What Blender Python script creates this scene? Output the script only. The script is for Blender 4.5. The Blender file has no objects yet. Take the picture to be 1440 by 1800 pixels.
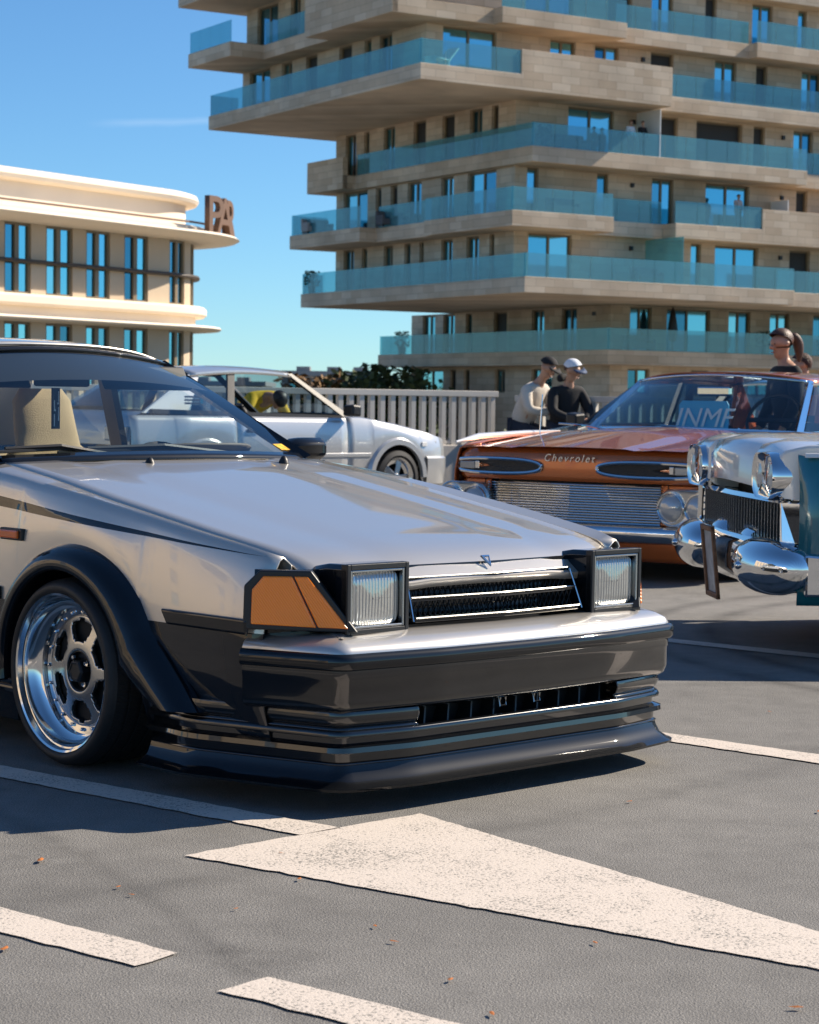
import bpy, bmesh, math, random
from mathutils import Vector, Matrix
random.seed(7)
rad = math.radians
S = bpy.context.scene
COL = S.collection
# ---------------------------------------------------------------- camera, sky, sun, exposure
cd = bpy.data.cameras.new('camera'); cam = bpy.data.objects.new('camera', cd); COL.objects.link(cam)
cd.sensor_fit = 'VERTICAL'; cd.sensor_height = 36; cd.lens = 72; cd.clip_end = 6000; cd.clip_start = .1
cam.matrix_world = Matrix.Translation((0, 0, 1.10)) @ Matrix.Rotation(rad(90 - 3.10), 4, 'X') @ Matrix.Rotation(rad(.8), 4, 'Z')
cd.dof.use_dof = True; cd.dof.focus_distance = 5.9; cd.dof.aperture_fstop = 11
S.camera = cam
S.render.resolution_x = 819; S.render.resolution_y = 1024
SUN_AZ, SUN_EL = rad(66), rad(36)          # azimuth clockwise from +Y (view direction)
W = bpy.data.worlds.new('World'); S.world = W; W.use_nodes = True
wn = W.node_tree; bg = wn.nodes['Background']
sky = wn.nodes.new('ShaderNodeTexSky'); sky.sky_type = 'NISHITA'; sky.sun_disc = False
sky.sun_elevation = SUN_EL; sky.sun_rotation = SUN_AZ; sky.altitude = 1200; sky.air_density = 1.0; sky.dust_density = .0; sky.ozone_density = 4.0
hs = wn.nodes.new('ShaderNodeHueSaturation'); hs.inputs['Saturation'].default_value = 1.0; hs.inputs['Hue'].default_value = .5
wn.links.new(sky.outputs[0], hs.inputs['Color'])
# thin vapour trails high in the sky (a property of the sky direction, at infinity)
def wnode(t, **k):
    n = wn.nodes.new(t)
    for a, b in k.items(): setattr(n, a, b)
    return n
tc = wnode('ShaderNodeTexCoord')
tint = wnode('ShaderNodeMixRGB', blend_type='MULTIPLY'); tint.inputs['Fac'].default_value = 1; tint.inputs['Color2'].default_value = (.64, .92, 1.08, 1); wn.links.new(hs.outputs[0], tint.inputs['Color1'])
last = tint.outputs[0]
for nrm, off, wid, lo, hi, amt in (((.098, -.085, 1.0), .1125, .0016, -.135, -.02, .30), ((-.05, -.04, 1.0), .098, .0012, -.16, -.0, .10)):
    L_ = math.sqrt(sum(c * c for c in nrm)); nv = [c / L_ for c in nrm]
    d = wnode('ShaderNodeVectorMath', operation='DOT_PRODUCT'); d.inputs[1].default_value = nv; wn.links.new(tc.outputs['Generated'], d.inputs[0])
    no = wnode('ShaderNodeTexNoise'); no.inputs['Scale'].default_value = 30; no.inputs['Detail'].default_value = 4; wn.links.new(tc.outputs['Generated'], no.inputs['Vector'])
    a1 = wnode('ShaderNodeMath', operation='MULTIPLY_ADD'); a1.inputs[1].default_value = .004; a1.inputs[2].default_value = -off / L_ - .002; wn.links.new(no.outputs['Fac'], a1.inputs[0])
    a2 = wnode('ShaderNodeMath', operation='ADD'); wn.links.new(d.outputs['Value'], a2.inputs[0]); wn.links.new(a1.outputs[0], a2.inputs[1])
    a3 = wnode('ShaderNodeMath', operation='ABSOLUTE'); wn.links.new(a2.outputs[0], a3.inputs[0])
    mr = wnode('ShaderNodeMapRange'); mr.inputs['From Min'].default_value = wid * 2; mr.inputs['From Max'].default_value = 0; mr.inputs['To Max'].default_value = amt; wn.links.new(a3.outputs[0], mr.inputs['Value'])
    sx = wnode('ShaderNodeSeparateXYZ'); wn.links.new(tc.outputs['Generated'], sx.inputs[0])
    m2 = wnode('ShaderNodeMapRange'); m2.interpolation_type = 'SMOOTHSTEP'; m2.inputs['From Min'].default_value = lo; m2.inputs['From Max'].default_value = lo + .03; wn.links.new(sx.outputs['X'], m2.inputs['Value'])
    m3 = wnode('ShaderNodeMapRange'); m3.interpolation_type = 'SMOOTHSTEP'; m3.inputs['From Min'].default_value = hi; m3.inputs['From Max'].default_value = hi - .06; wn.links.new(sx.outputs['X'], m3.inputs['Value'])
    p1 = wnode('ShaderNodeMath', operation='MULTIPLY'); wn.links.new(mr.outputs[0], p1.inputs[0]); wn.links.new(m2.outputs[0], p1.inputs[1])
    p2 = wnode('ShaderNodeMath', operation='MULTIPLY'); wn.links.new(p1.outputs[0], p2.inputs[0]); wn.links.new(m3.outputs[0], p2.inputs[1])
    mx = wnode('ShaderNodeMixRGB'); mx.inputs['Color2'].default_value = (9, 9.5, 10, 1); wn.links.new(p2.outputs[0], mx.inputs['Fac']); wn.links.new(last, mx.inputs['Color1']); last = mx.outputs[0]
wn.links.new(last, bg.inputs['Color']); bg.inputs['Strength'].default_value = .078
sd = bpy.data.lights.new('sun', 'SUN'); sd.energy = 4.9; sd.angle = rad(.53); sd.color = (1, .88, .72)
sun = bpy.data.objects.new('sun', sd); COL.objects.link(sun)
sdir = Vector((math.sin(SUN_AZ) * math.cos(SUN_EL), math.cos(SUN_AZ) * math.cos(SUN_EL), math.sin(SUN_EL)))
sun.rotation_euler = (-sdir).to_track_quat('-Z', 'Y').to_euler(); sun.location = (30, 10, 40)
vs = S.view_settings; vs.view_transform = 'Standard'; vs.look = 'None'; vs.exposure = .75; vs.gamma = 1; vs.use_curve_mapping = False

# ---------------------------------------------------------------- helpers
def lerp(a, b, t): return a + (b - a) * t
def interp(tab, x):
    if x <= tab[0][0]: return tab[0][1]
    for (a, fa), (b, fb) in zip(tab, tab[1:]):
        if x <= b: return fa + (fb - fa) * (x - a) / (b - a)
    return tab[-1][1]
def frange(a, b, n): return [a + (b - a) * i / (n - 1) for i in range(n)]
def P(o, label=None, cat=None, group=None, kind=None):
    if label: o['label'] = label
    if cat: o['category'] = cat
    if group: o['group'] = group
    if kind: o['kind'] = kind
    return o
def empty(name, loc=(0, 0, 0), rz=0, label=None, cat=None, group=None):
    o = bpy.data.objects.new(name, None); COL.objects.link(o); o.location = loc; o.rotation_euler = (0, 0, rz); o.empty_display_size = .2
    return P(o, label, cat, group)
def mk(name, v, f, mat, parent=None, smooth=False, bev=0, sub=0, solid=0, seg=2, ang=40, loc=None, rot=None):
    me = bpy.data.meshes.new(name); me.from_pydata([tuple(p) for p in v], [], f); me.validate(); me.update()
    bm = bmesh.new(); bm.from_mesh(me); bmesh.ops.recalc_face_normals(bm, faces=bm.faces[:]); bm.to_mesh(me); bm.free()
    o = bpy.data.objects.new(name, me); COL.objects.link(o)
    if mat: me.materials.append(mat)
    if parent: o.parent = parent
    if loc: o.location = loc
    if rot: o.rotation_euler = rot
    if smooth:
        for p in me.polygons: p.use_smooth = True
    if solid: m = o.modifiers.new('solid', 'SOLIDIFY'); m.thickness = solid; m.offset = 0
    if bev: m = o.modifiers.new('bev', 'BEVEL'); m.width = bev; m.segments = seg; m.limit_method = 'ANGLE'; m.angle_limit = rad(ang); m.harden_normals = False
    if sub: m = o.modifiers.new('sub', 'SUBSURF'); m.levels = sub; m.render_levels = sub
    if smooth and not sub:
        me.set_sharp_from_angle(angle=rad(ang))
    return o
def grid(rows, close_u=False, close_v=False):
    n = len(rows); m = len(rows[0]); v = [p for r in rows for p in r]; f = []
    for i in range(n if close_u else n - 1):
        for j in range(m if close_v else m - 1):
            a = i * m + j; b = i * m + (j + 1) % m; c = ((i + 1) % n) * m + (j + 1) % m; d = ((i + 1) % n) * m + j
            f.append((a, b, c, d))
    return v, f
class MB:
    def __init__(s): s.v = []; s.f = []
    def add(s, v, f):
        k = len(s.v); s.v += [tuple(p) for p in v]; s.f += [tuple(i + k for i in q) for q in f]; return s
    def box(s, x0, x1, y0, y1, z0, z1):
        return s.add([(x0, y0, z0), (x1, y0, z0), (x1, y1, z0), (x0, y1, z0), (x0, y0, z1), (x1, y0, z1), (x1, y1, z1), (x0, y1, z1)],
                     [(0, 3, 2, 1), (4, 5, 6, 7), (0, 1, 5, 4), (1, 2, 6, 5), (2, 3, 7, 6), (3, 0, 4, 7)])
    def tube(s, pts, r, n=8, cap=True):
        pts = [Vector(p) for p in pts]; rows = []
        for i, p in enumerate(pts):
            t = (pts[min(i + 1, len(pts) - 1)] - pts[max(i - 1, 0)]).normalized()
            up = Vector((0, 0, 1)) if abs(t.z) < .95 else Vector((1, 0, 0))
            a = t.cross(up).normalized(); b = a.cross(t); rr = r[i] if isinstance(r, (list, tuple)) else r
            rows.append([p + a * rr * math.cos(2 * math.pi * k / n) + b * rr * math.sin(2 * math.pi * k / n) for k in range(n)])
        v, f = grid(rows, False, True)
        if cap: f += [tuple(range(n))[::-1], tuple(range((len(pts) - 1) * n, len(pts) * n))]
        return s.add(v, f)
    def lathe(s, prof, axis='y', n=48, c=(0, 0, 0), a0=0, a1=2 * math.pi):
        full = abs(a1 - a0 - 2 * math.pi) < 1e-6; rows = []
        for k in range(n if full else n + 1):
            t = a0 + (a1 - a0) * k / n; co, si = math.cos(t), math.sin(t)
            if axis == 'y': rows.append([(c[0] + r * co, c[1] + h, c[2] + r * si) for r, h in prof])
            elif axis == 'x': rows.append([(c[0] + h, c[1] + r * co, c[2] + r * si) for r, h in prof])
            else: rows.append([(c[0] + r * co, c[1] + r * si, c[2] + h) for r, h in prof])
        v, f = grid(rows, full, False); return s.add(v, f)
    def prism(s, poly, z0, z1):
        n = len(poly)
        return s.add([(x, y, z0) for x, y in poly] + [(x, y, z1) for x, y in poly], [tuple(range(n))[::-1], tuple(range(n, 2 * n))] + [(i, (i + 1) % n, (i + 1) % n + n, i + n) for i in range(n)])
    def slab(s, pts, vec):
        n = len(pts); vec = Vector(vec); q = [Vector(p) for p in pts]
        return s.add(q + [p + vec for p in q], [tuple(range(n))[::-1], tuple(range(n, 2 * n))] + [(i, (i + 1) % n, (i + 1) % n + n, i + n) for i in range(n)])
    def mk(s, name, mat, parent=None, **k): return mk(name, s.v, s.f, mat, parent, **k)
def plan_normals(path):
    out = []
    for i, p in enumerate(path):
        a = Vector(path[max(i - 1, 0)]); b = Vector(path[min(i + 1, len(path) - 1)]); t = (b - a).normalized()
        n = Vector((t.y, -t.x))
        if 0 < i < len(path) - 1:      # mitre
            t0 = (Vector(p) - a).normalized(); n0 = Vector((t0.y, -t0.x)); k = max(.5, n.dot(n0)); n = n / k
        out.append(n)
    return out
def sweep(path, prof, close=False):
    """plan path (x,y) going right side -> nose -> left side seen from above: outward normal = right of travel"""
    nn = plan_normals(path)
    rows = [[(p[0] + n.x * o, p[1] + n.y * o, z) for o, z in prof] for p, n in zip(path, nn)]
    return grid(rows, False, close)
def rpath(pts, r=.05, n=4):
    """round the corners of a plan polyline"""
    out = [pts[0]]
    for i in range(1, len(pts) - 1):
        p = Vector(pts[i]); a = Vector(pts[i - 1]); b = Vector(pts[i + 1]); da = (a - p); db = (b - p)
        k = min(r, da.length * .45, db.length * .45); q0 = p + da.normalized() * k; q1 = p + db.normalized() * k
        for j in range(n + 1):
            t = j / n; out.append(tuple((1 - t) ** 2 * q0 + 2 * t * (1 - t) * p + t * t * q1))
    out.append(pts[-1]); return out
def mirror_y(path): return path + [(x, -y) for x, y in reversed(path) if abs(y) > 1e-6]

# ---------------------------------------------------------------- materials
def nodes(m): return m.node_tree.nodes, m.node_tree.links
def mat(name, col, rough=.5, metal=0, coat=0, spec=.5, bump=0, bscale=40, vary=0, vscale=3, coatr=.03, trans=0, emit=0):
    m = bpy.data.materials.new(name); m.use_nodes = True; N, L = nodes(m); b = N['Principled BSDF']
    b.inputs['Base Color'].default_value = (*col, 1); b.inputs['Roughness'].default_value = rough; b.inputs['Metallic'].default_value = metal
    b.inputs['Coat Weight'].default_value = coat; b.inputs['Coat Roughness'].default_value = coatr; b.inputs['Specular IOR Level'].default_value = spec
    b.inputs['Transmission Weight'].default_value = trans
    if bump or vary:
        t = N.new('ShaderNodeTexCoord')
    if bump:
        n = N.new('ShaderNodeTexNoise'); n.inputs['Scale'].default_value = bscale; n.inputs['Detail'].default_value = 5; L.new(t.outputs['Object'], n.inputs['Vector'])
        bp = N.new('ShaderNodeBump'); bp.inputs['Strength'].default_value = bump; bp.inputs['Distance'].default_value = .01; L.new(n.outputs['Fac'], bp.inputs['Height']); L.new(bp.outputs[0], b.inputs['Normal'])
    if vary:
        n2 = N.new('ShaderNodeTexNoise'); n2.inputs['Scale'].default_value = vscale; n2.inputs['Detail'].default_value = 6; L.new(t.outputs['Object'], n2.inputs['Vector'])
        r = N.new('ShaderNodeMapRange'); r.inputs['From Min'].default_value = .3; r.inputs['From Max'].default_value = .7; r.inputs['To Min'].default_value = 1 - vary; r.inputs['To Max'].default_value = 1 + vary; L.new(n2.outputs['Fac'], r.inputs['Value'])
        mu = N.new('ShaderNodeVectorMath'); mu.operation = 'SCALE'; mu.inputs[0].default_value = col; L.new(r.outputs[0], mu.inputs['Scale']); L.new(mu.outputs[0], b.inputs['Base Color'])
    return m
def glass(name, tint, refl=1.0, rough=0.0, alpha=0.0, dirt=(.5, .55, .55)):
    """thin sheet glass: tinted see-through plus mirror reflection by angle"""
    m = bpy.data.materials.new(name); m.use_nodes = True; N, L = nodes(m); N.remove(N['Principled BSDF'])
    o = N['Material Output']; t = N.new('ShaderNodeBsdfTransparent'); t.inputs[0].default_value = (*tint, 1)
    g = N.new('ShaderNodeBsdfGlossy'); g.inputs['Roughness'].default_value = rough; g.inputs['Color'].default_value = (refl, refl, refl, 1)
    ge = N.new('ShaderNodeNewGeometry'); dt = N.new('ShaderNodeVectorMath'); dt.operation = 'DOT_PRODUCT'; L.new(ge.outputs['Normal'], dt.inputs[0]); L.new(ge.outputs['Incoming'], dt.inputs[1])
    ab = N.new('ShaderNodeMath'); ab.operation = 'ABSOLUTE'; L.new(dt.outputs['Value'], ab.inputs[0])      # same on both faces of the sheet
    om = N.new('ShaderNodeMath'); om.operation = 'SUBTRACT'; om.inputs[0].default_value = 1; L.new(ab.outputs[0], om.inputs[1])
    pw = N.new('ShaderNodeMath'); pw.operation = 'POWER'; pw.inputs[1].default_value = 5; L.new(om.outputs[0], pw.inputs[0])
    ma = N.new('ShaderNodeMath'); ma.operation = 'MULTIPLY_ADD'; ma.inputs[1].default_value = .90; ma.inputs[2].default_value = .075; ma.use_clamp = True; L.new(pw.outputs[0], ma.inputs[0])
    mx = N.new('ShaderNodeMixShader'); L.new(ma.outputs[0], mx.inputs[0]); L.new(t.outputs[0], mx.inputs[1]); L.new(g.outputs[0], mx.inputs[2]); last = mx
    if alpha:
        d = N.new('ShaderNodeBsdfDiffuse'); d.inputs[0].default_value = (*dirt, 1); m2 = N.new('ShaderNodeMixShader'); m2.inputs[0].default_value = alpha
        L.new(last.outputs[0], m2.inputs[1]); L.new(d.outputs[0], m2.inputs[2]); last = m2
    L.new(last.outputs[0], o.inputs['Surface']); return m
def chrome_mat(name, col=(.78, .79, .8), rough=.04): return mat(name, col, rough, 1, bump=.015, bscale=6)
M = {}
M['black'] = mat('black gloss paint', (.004, .005, .007), .5, 0, 1, spec=.05, coatr=.02)
M['gloss'] = mat('black bumper paint', (.005, .006, .008), .16, 0, 1, spec=.4, coatr=.02)
M['trim'] = mat('black trim', (.012, .012, .013), .42, bump=.05, bscale=300)
M['rubber'] = mat('rubber', (.013, .013, .014), .6, vary=.25, vscale=20)
M['chrome'] = chrome_mat('chrome')
M['alu'] = mat('polished aluminium', (.72, .72, .72), .09, 1, bump=.02, bscale=12)
M['alud'] = mat('machined aluminium', (.5, .5, .49), .24, 1)
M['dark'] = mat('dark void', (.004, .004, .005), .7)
M['amber'] = mat('amber lens', (.82, .13, .006), .12, 0, 1, vary=.1, vscale=30)
M['lens'] = mat('lamp lens', (.42, .45, .47), .12, .25, 1)
M['glass'] = glass('windscreen glass', (.80, .88, .90), .9)
M['glass_tint'] = glass('tinted glass', (.45, .58, .64), .9)
M['seat'] = mat('tan seat cloth', (.52, .36, .2), .9, bump=.4, bscale=250, vary=.1, vscale=8)
M['cabin'] = mat('cabin plastic', (.015, .016, .018), .6)
M['dashb'] = mat('brown dash plastic', (.16, .12, .08), .6)
M['concrete'] = mat('concrete', (.48, .44, .39), .85, bump=.2, bscale=30, vary=.14, vscale=1.5)
M['white_metal'] = mat('white painted steel', (.56, .52, .46), .5, vary=.1, vscale=2)
M['skin'] = mat('skin', (.46, .25, .16), .5, vary=.08, vscale=20)
M['hair'] = mat('brown hair', (.075, .028, .012), .5, bump=.5, bscale=90, vary=.3, vscale=40)
# ================================================================ SETTING
def asphalt():
    m = bpy.data.materials.new('asphalt'); m.use_nodes = True; N, L = nodes(m); b = N['Principled BSDF']
    t = N.new('ShaderNodeTexCoord')
    def noise(sc, det=4, rough=.6):
        n = N.new('ShaderNodeTexNoise'); n.inputs['Scale'].default_value = sc; n.inputs['Detail'].default_value = det; n.inputs['Roughness'].default_value = rough; L.new(t.outputs['Object'], n.inputs['Vector']); return n.outputs['Fac']
    def mr(v, a, b_, c, d):
        n = N.new('ShaderNodeMapRange'); n.inputs[1].default_value = a; n.inputs[2].default_value = b_; n.inputs[3].default_value = c; n.inputs[4].default_value = d; L.new(v, n.inputs[0]); return n.outputs[0]
    def math_(op, a, b_):
        n = N.new('ShaderNodeMath'); n.operation = op
        for i, q in enumerate((a, b_)):
            if isinstance(q, (int, float)): n.inputs[i].default_value = q
            else: L.new(q, n.inputs[i])
        return n.outputs[0]
    vo = N.new('ShaderNodeTexVoronoi'); vo.inputs['Scale'].default_value = 260; L.new(t.outputs['Object'], vo.inputs['Vector'])
    spk = mr(noise(240, 2), .35, .68, .55, 1.55); big = math_('MULTIPLY', mr(noise(.5, 5), .3, .7, .80, 1.18), mr(noise(1.7, 6, .75), .56, .70, 1.0, .74)); mid = mr(noise(7, 5, .7), .3, .7, .86, 1.14)
    k = math_('MULTIPLY', math_('MULTIPLY', spk, big), mid)
    # rubber arcs left by turning tyres
    sx = N.new('ShaderNodeSeparateXYZ'); L.new(t.outputs['Object'], sx.inputs[0])
    for cx, cy, R, w, amt in ((4.2, 9.6, 2.75, .10, .6), (4.2, 9.6, 3.10, .09, .5), (-9.0, .2, 9.45, .05, .25), (3.0, 2.0, 6.3, .09, .22), (-6, 12, 9.2, .1, .25)):
        dx = math_('SUBTRACT', sx.outputs[0], cx); dy = math_('SUBTRACT', sx.outputs[1], cy)
        r = math_('SQRT', math_('ADD', math_('MULTIPLY', dx, dx), math_('MULTIPLY', dy, dy)), 0)
        d = math_('ABSOLUTE', math_('SUBTRACT', r, R), 0)
        k = math_('MULTIPLY', k, math_('SUBTRACT', 1, math_('MULTIPLY', mr(d, 0, w, amt, 0), mr(noise(3, 4), .3, .6, .3, 1))))
    c = N.new('ShaderNodeVectorMath'); c.operation = 'SCALE'; c.inputs[0].default_value = (.172, .165, .153); L.new(k, c.inputs['Scale'])
    L.new(c.outputs[0], b.inputs['Base Color']); b.inputs['Roughness'].default_value = .82
    bp = N.new('ShaderNodeBump'); bp.inputs['Strength'].default_value = .6; bp.inputs['Distance'].default_value = .003; L.new(vo.outputs['Distance'], bp.inputs['Height']); L.new(bp.outputs[0], b.inputs['Normal'])
    return m
def paint_mat():
    m = bpy.data.materials.new('worn road paint'); m.use_nodes = True; N, L = nodes(m); b = N['Principled BSDF']; t = N.new('ShaderNodeTexCoord')
    n1 = N.new('ShaderNodeTexNoise'); n1.inputs['Scale'].default_value = 160; n1.inputs['Detail'].default_value = 3; L.new(t.outputs['Object'], n1.inputs['Vector'])
    n2 = N.new('ShaderNodeTexNoise'); n2.inputs['Scale'].default_value = 4; n2.inputs['Detail'].default_value = 6; n2.inputs['Roughness'].default_value = .7; L.new(t.outputs['Object'], n2.inputs['Vector'])
    a = N.new('ShaderNodeMath'); a.operation = 'MULTIPLY_ADD'; a.inputs[1].default_value = .55; L.new(n2.outputs['Fac'], a.inputs[0]); L.new(n1.outputs['Fac'], a.inputs[2])
    r = N.new('ShaderNodeMapRange'); r.inputs[1].default_value = .60; r.inputs[2].default_value = .72; L.new(a.outputs[0], r.inputs[0])
    mx = N.new('ShaderNodeMixRGB'); mx.inputs[1].default_value = (.19, .18, .16, 1); mx.inputs[2].default_value = (.60, .53, .46, 1); L.new(r.outputs[0], mx.inputs[0]); L.new(mx.outputs[0], b.inputs['Base Color']); b.inputs['Roughness'].default_value = .75
    bp = N.new('ShaderNodeBump'); bp.inputs['Strength'].default_value = .5; bp.inputs['Distance'].default_value = .003; L.new(n1.outputs['Fac'], bp.inputs['Height']); L.new(bp.outputs[0], b.inputs['Normal'])
    return m
M['asphalt'] = asphalt(); M['paint'] = paint_mat()
FC = Vector((1.16, 26.0)); FA = Vector((.841, .541)); FB = Vector((.835, -.55))       # fence corner and its two runs
A_end = FC - FA * 40; B_end = FC + FB * 46
deck = [(A_end.x, A_end.y), (FC.x, FC.y), (B_end.x, B_end.y), (B_end.x, -14), (A_end.x, -14)]
P(mk('parking_deck', [(x, y, 0) for x, y in deck], [tuple(range(5))], M['asphalt']), kind='structure')
P(mk('street_ground', [(-3000, -3000, -8), (3000, -3000, -8), (3000, 3000, -8), (-3000, 3000, -8)], [(0, 1, 2, 3)], mat('street paving', (.2, .19, .17), .9, vary=.3, vscale=.02)), kind='structure')
def marking(name, pts):
    out = []
    for (x0, y0), (x1, y1) in zip(pts, pts[1:] + pts[:1]):
        d = math.hypot(x1 - x0, y1 - y0); n = max(1, int(d / .035)); nx, ny = (y1 - y0) / d, -(x1 - x0) / d
        for i in range(n):
            j = random.gauss(0, .0022) if i else 0; out.append((lerp(x0, x1, i / n) + nx * j, lerp(y0, y1, i / n) + ny * j, .004))
    P(mk(name, out, [tuple(range(len(out)))], M['paint']), kind='structure')
marking('painted_arrow_shaft', [(-2.45, 7.02), (-2.36, 6.80), (-.265, 5.115), (-.165, 5.205)])
marking('painted_arrow_head', [(-.528, 4.865), (1.32, 3.60), (.039, 5.406)])
marking('painted_dash', [(-1.55, 4.90), (-1.47, 4.64), (-.518, 3.901), (-.447, 3.999)])
marking('painted_dash', [(-.343, 3.742), (.30, 3.25), (.39, 3.335), (-.256, 3.84)])
marking('painted_bay_line', [(.62, 7.02), (.60, 6.87), (2.3, 5.32), (2.4, 5.45)])
marking('painted_bay_line', [(1.20, 9.60), (1.17, 9.46), (3.6, 7.3), (3.7, 7.44)])
# ---- fallen leaves and grit on the deck
leafm = mat('dry leaf', (.42, .13, .02), .7, vary=.3, vscale=60)
def leaf(x, y, s):
    s *= .72
    n = 7; v = [(0, 0, .5 * s)]
    for k in range(n):
        a = 2 * math.pi * k / n; r = s * (1 + .5 * random.random()) * (1.6 if k == 0 else 1); v.append((r * math.cos(a), .55 * r * math.sin(a), random.uniform(.002, .3 * s)))
    P(mk('dry_leaf', v, [(0, 1 + k, 1 + (k + 1) % n) for k in range(n)], leafm, loc=(x, y, .005), rot=(0, 0, random.random() * 6)),
      'small dry orange leaf scrap lying on the asphalt', 'leaf', 'dry leaf scraps scattered on the asphalt')
for x, y, s in ((-.86, 4.78, .016), (-.79, 4.0, .014), (-.64, 4.53, .008), (-.60, 4.46, .007), (-.24, 4.63, .009), (-.06, 4.22, .008), (-.02, 4.10, .009), (.09, 3.83, .010), (.39, 4.11, .009), (.16, 3.62, .010), (.72, 3.68, .013), (.62, 5.6, .009), (1.12, 5.5, .010), (-.36, 4.35, .006), (-.95, 4.25, .008), (-.3, 4.9, .006), (1.3, 7.3, .009)): leaf(x, y, s)

# ---- railing on a concrete upstand
def fence(name, a, d, n_len, zt, label):
    root = empty(name, (a.x, a.y, 0), math.atan2(d.y, d.x), label, 'railing', 'white railings along the deck edge')
    MB().box(0, n_len, -.02, .34, -.6, .56).mk('upstand', M['concrete'], root, bev=.012)
    MB().box(0, n_len, .09, .19, zt - .075, zt).mk('top_rail', M['white_metal'], root, bev=.006)
    MB().box(0, n_len, .115, .165, .575, .615).mk('bottom_rail', M['white_metal'], root)
    me = None; k = 0; x = .08
    while x < n_len:
        if me is None:
            o = MB().box(-.031, .031, .105, .175, .555, zt - .07).mk('bar', M['white_metal'], root); me = o.data
        else:
            o = bpy.data.objects.new('bar', me); COL.objects.link(o); o.parent = root
        o.location = (x, 0, 0); x += .15
    return root
fence('deck_railing', FC - FA * 30, FA, 30, 1.24, 'white barred railing on concrete upstand behind the silver hatchback')
fence('deck_railing', FC + FB * .12, FB, 26, 1.19, 'white barred railing on concrete upstand behind the orange sedan')

# ---- apartment tower, local x = along the right face, local y = along the left face
def stone_mat():
    m = bpy.data.materials.new('tower stone cladding'); m.use_nodes = True; N, L = nodes(m); b = N['Principled BSDF']; t = N.new('ShaderNodeTexCoord')
    s = N.new('ShaderNodeSeparateXYZ'); L.new(t.outputs['Object'], s.inputs[0]); a = N.new('ShaderNodeMath'); a.operation = 'ADD'; L.new(s.outputs[0], a.inputs[0]); L.new(s.outputs[1], a.inputs[1])
    c = N.new('ShaderNodeCombineXYZ'); L.new(a.outputs[0], c.inputs[0]); L.new(s.outputs[2], c.inputs[1])
    br = N.new('ShaderNodeTexBrick'); br.inputs['Scale'].default_value = 1; br.inputs['Brick Width'].default_value = 1.05; br.inputs['Row Height'].default_value = .36; br.inputs['Mortar Size'].default_value = .008; br.inputs['Bias'].default_value = -.1
    br.inputs['Color1'].default_value = (.53, .40, .275, 1); br.inputs['Color2'].default_value = (.67, .54, .40, 1); br.inputs['Mortar'].default_value = (.30, .23, .16, 1); L.new(c.outputs[0], br.inputs['Vector'])
    n = N.new('ShaderNodeTexNoise'); n.inputs['Scale'].default_value = .5; n.inputs['Detail'].default_value = 6; L.new(t.outputs['Object'], n.inputs['Vector'])
    r = N.new('ShaderNodeMapRange'); r.inputs[1].default_value = .3; r.inputs[2].default_value = .7; r.inputs[3].default_value = .82; r.inputs[4].default_value = 1.15; L.new(n.outputs['Fac'], r.inputs[0])
    v = N.new('ShaderNodeVectorMath'); v.operation = 'SCALE'; L.new(br.outputs['Color'], v.inputs[0]); L.new(r.outputs[0], v.inputs['Scale']); L.new(v.outputs[0], b.inputs['Base Color']); b.inputs['Roughness'].default_value = .8
    bp = N.new('ShaderNodeBump'); bp.inputs['Strength'].default_value = .4; bp.inputs['Distance'].default_value = .02; L.new(br.outputs['Fac'], bp.inputs['Height']); bp.invert = True; L.new(bp.outputs[0], b.inputs['Normal'])
    return m
M['stone'] = stone_mat()
M['winframe'] = mat('bronze window frame', (.20, .145, .08), .45)
M['pane'] = mat('coated window glass', (.13, .40, .52), .06, .92, vary=.25, vscale=.6)
def vary_by_object(m_, cols, inp='Base Color'):
    N, L = nodes(m_); b = N['Principled BSDF'] if 'Principled BSDF' in N else None; oi = N.new('ShaderNodeObjectInfo'); cr_ = N.new('ShaderNodeValToRGB'); cr_.color_ramp.interpolation = 'CONSTANT'
    e = cr_.color_ramp.elements; e[0].color = (*cols[0], 1); e[1].position = 1 / len(cols); e[1].color = (*cols[1], 1)
    for i in range(2, len(cols)): q_ = e.new(i / len(cols)); q_.color = (*cols[i], 1)
    L.new(oi.outputs['Random'], cr_.inputs[0]); L.new(cr_.outputs[0], b.inputs[inp])
vary_by_object(M['pane'], [(.13, .40, .52), (.05, .17, .25), (.17, .46, .56), (.10, .30, .40), (.22, .50, .58), (.07, .24, .34), (.15, .42, .55)])
M['shutter'] = mat('roller shutter', (.022, .017, .013), .6, bump=.6, bscale=5)
M['balglass'] = glass('balcony glass', (.46, .78, .84), .85, .02, .22, (.30, .62, .68))
M['screen'] = mat('white screen', (.8, .8, .78), .5)
TA = math.atan2(.524, .852)
tower = empty('apartment_tower', (4.88, 95, -8), TA, 'stepped tan stone apartment tower with glass balconies on jutting slabs', 'building')
Z = {k: 3.78 + 3.05 * k + 8 for k in range(-1, 8)}        # slab tops above the street
SL = .72
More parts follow.
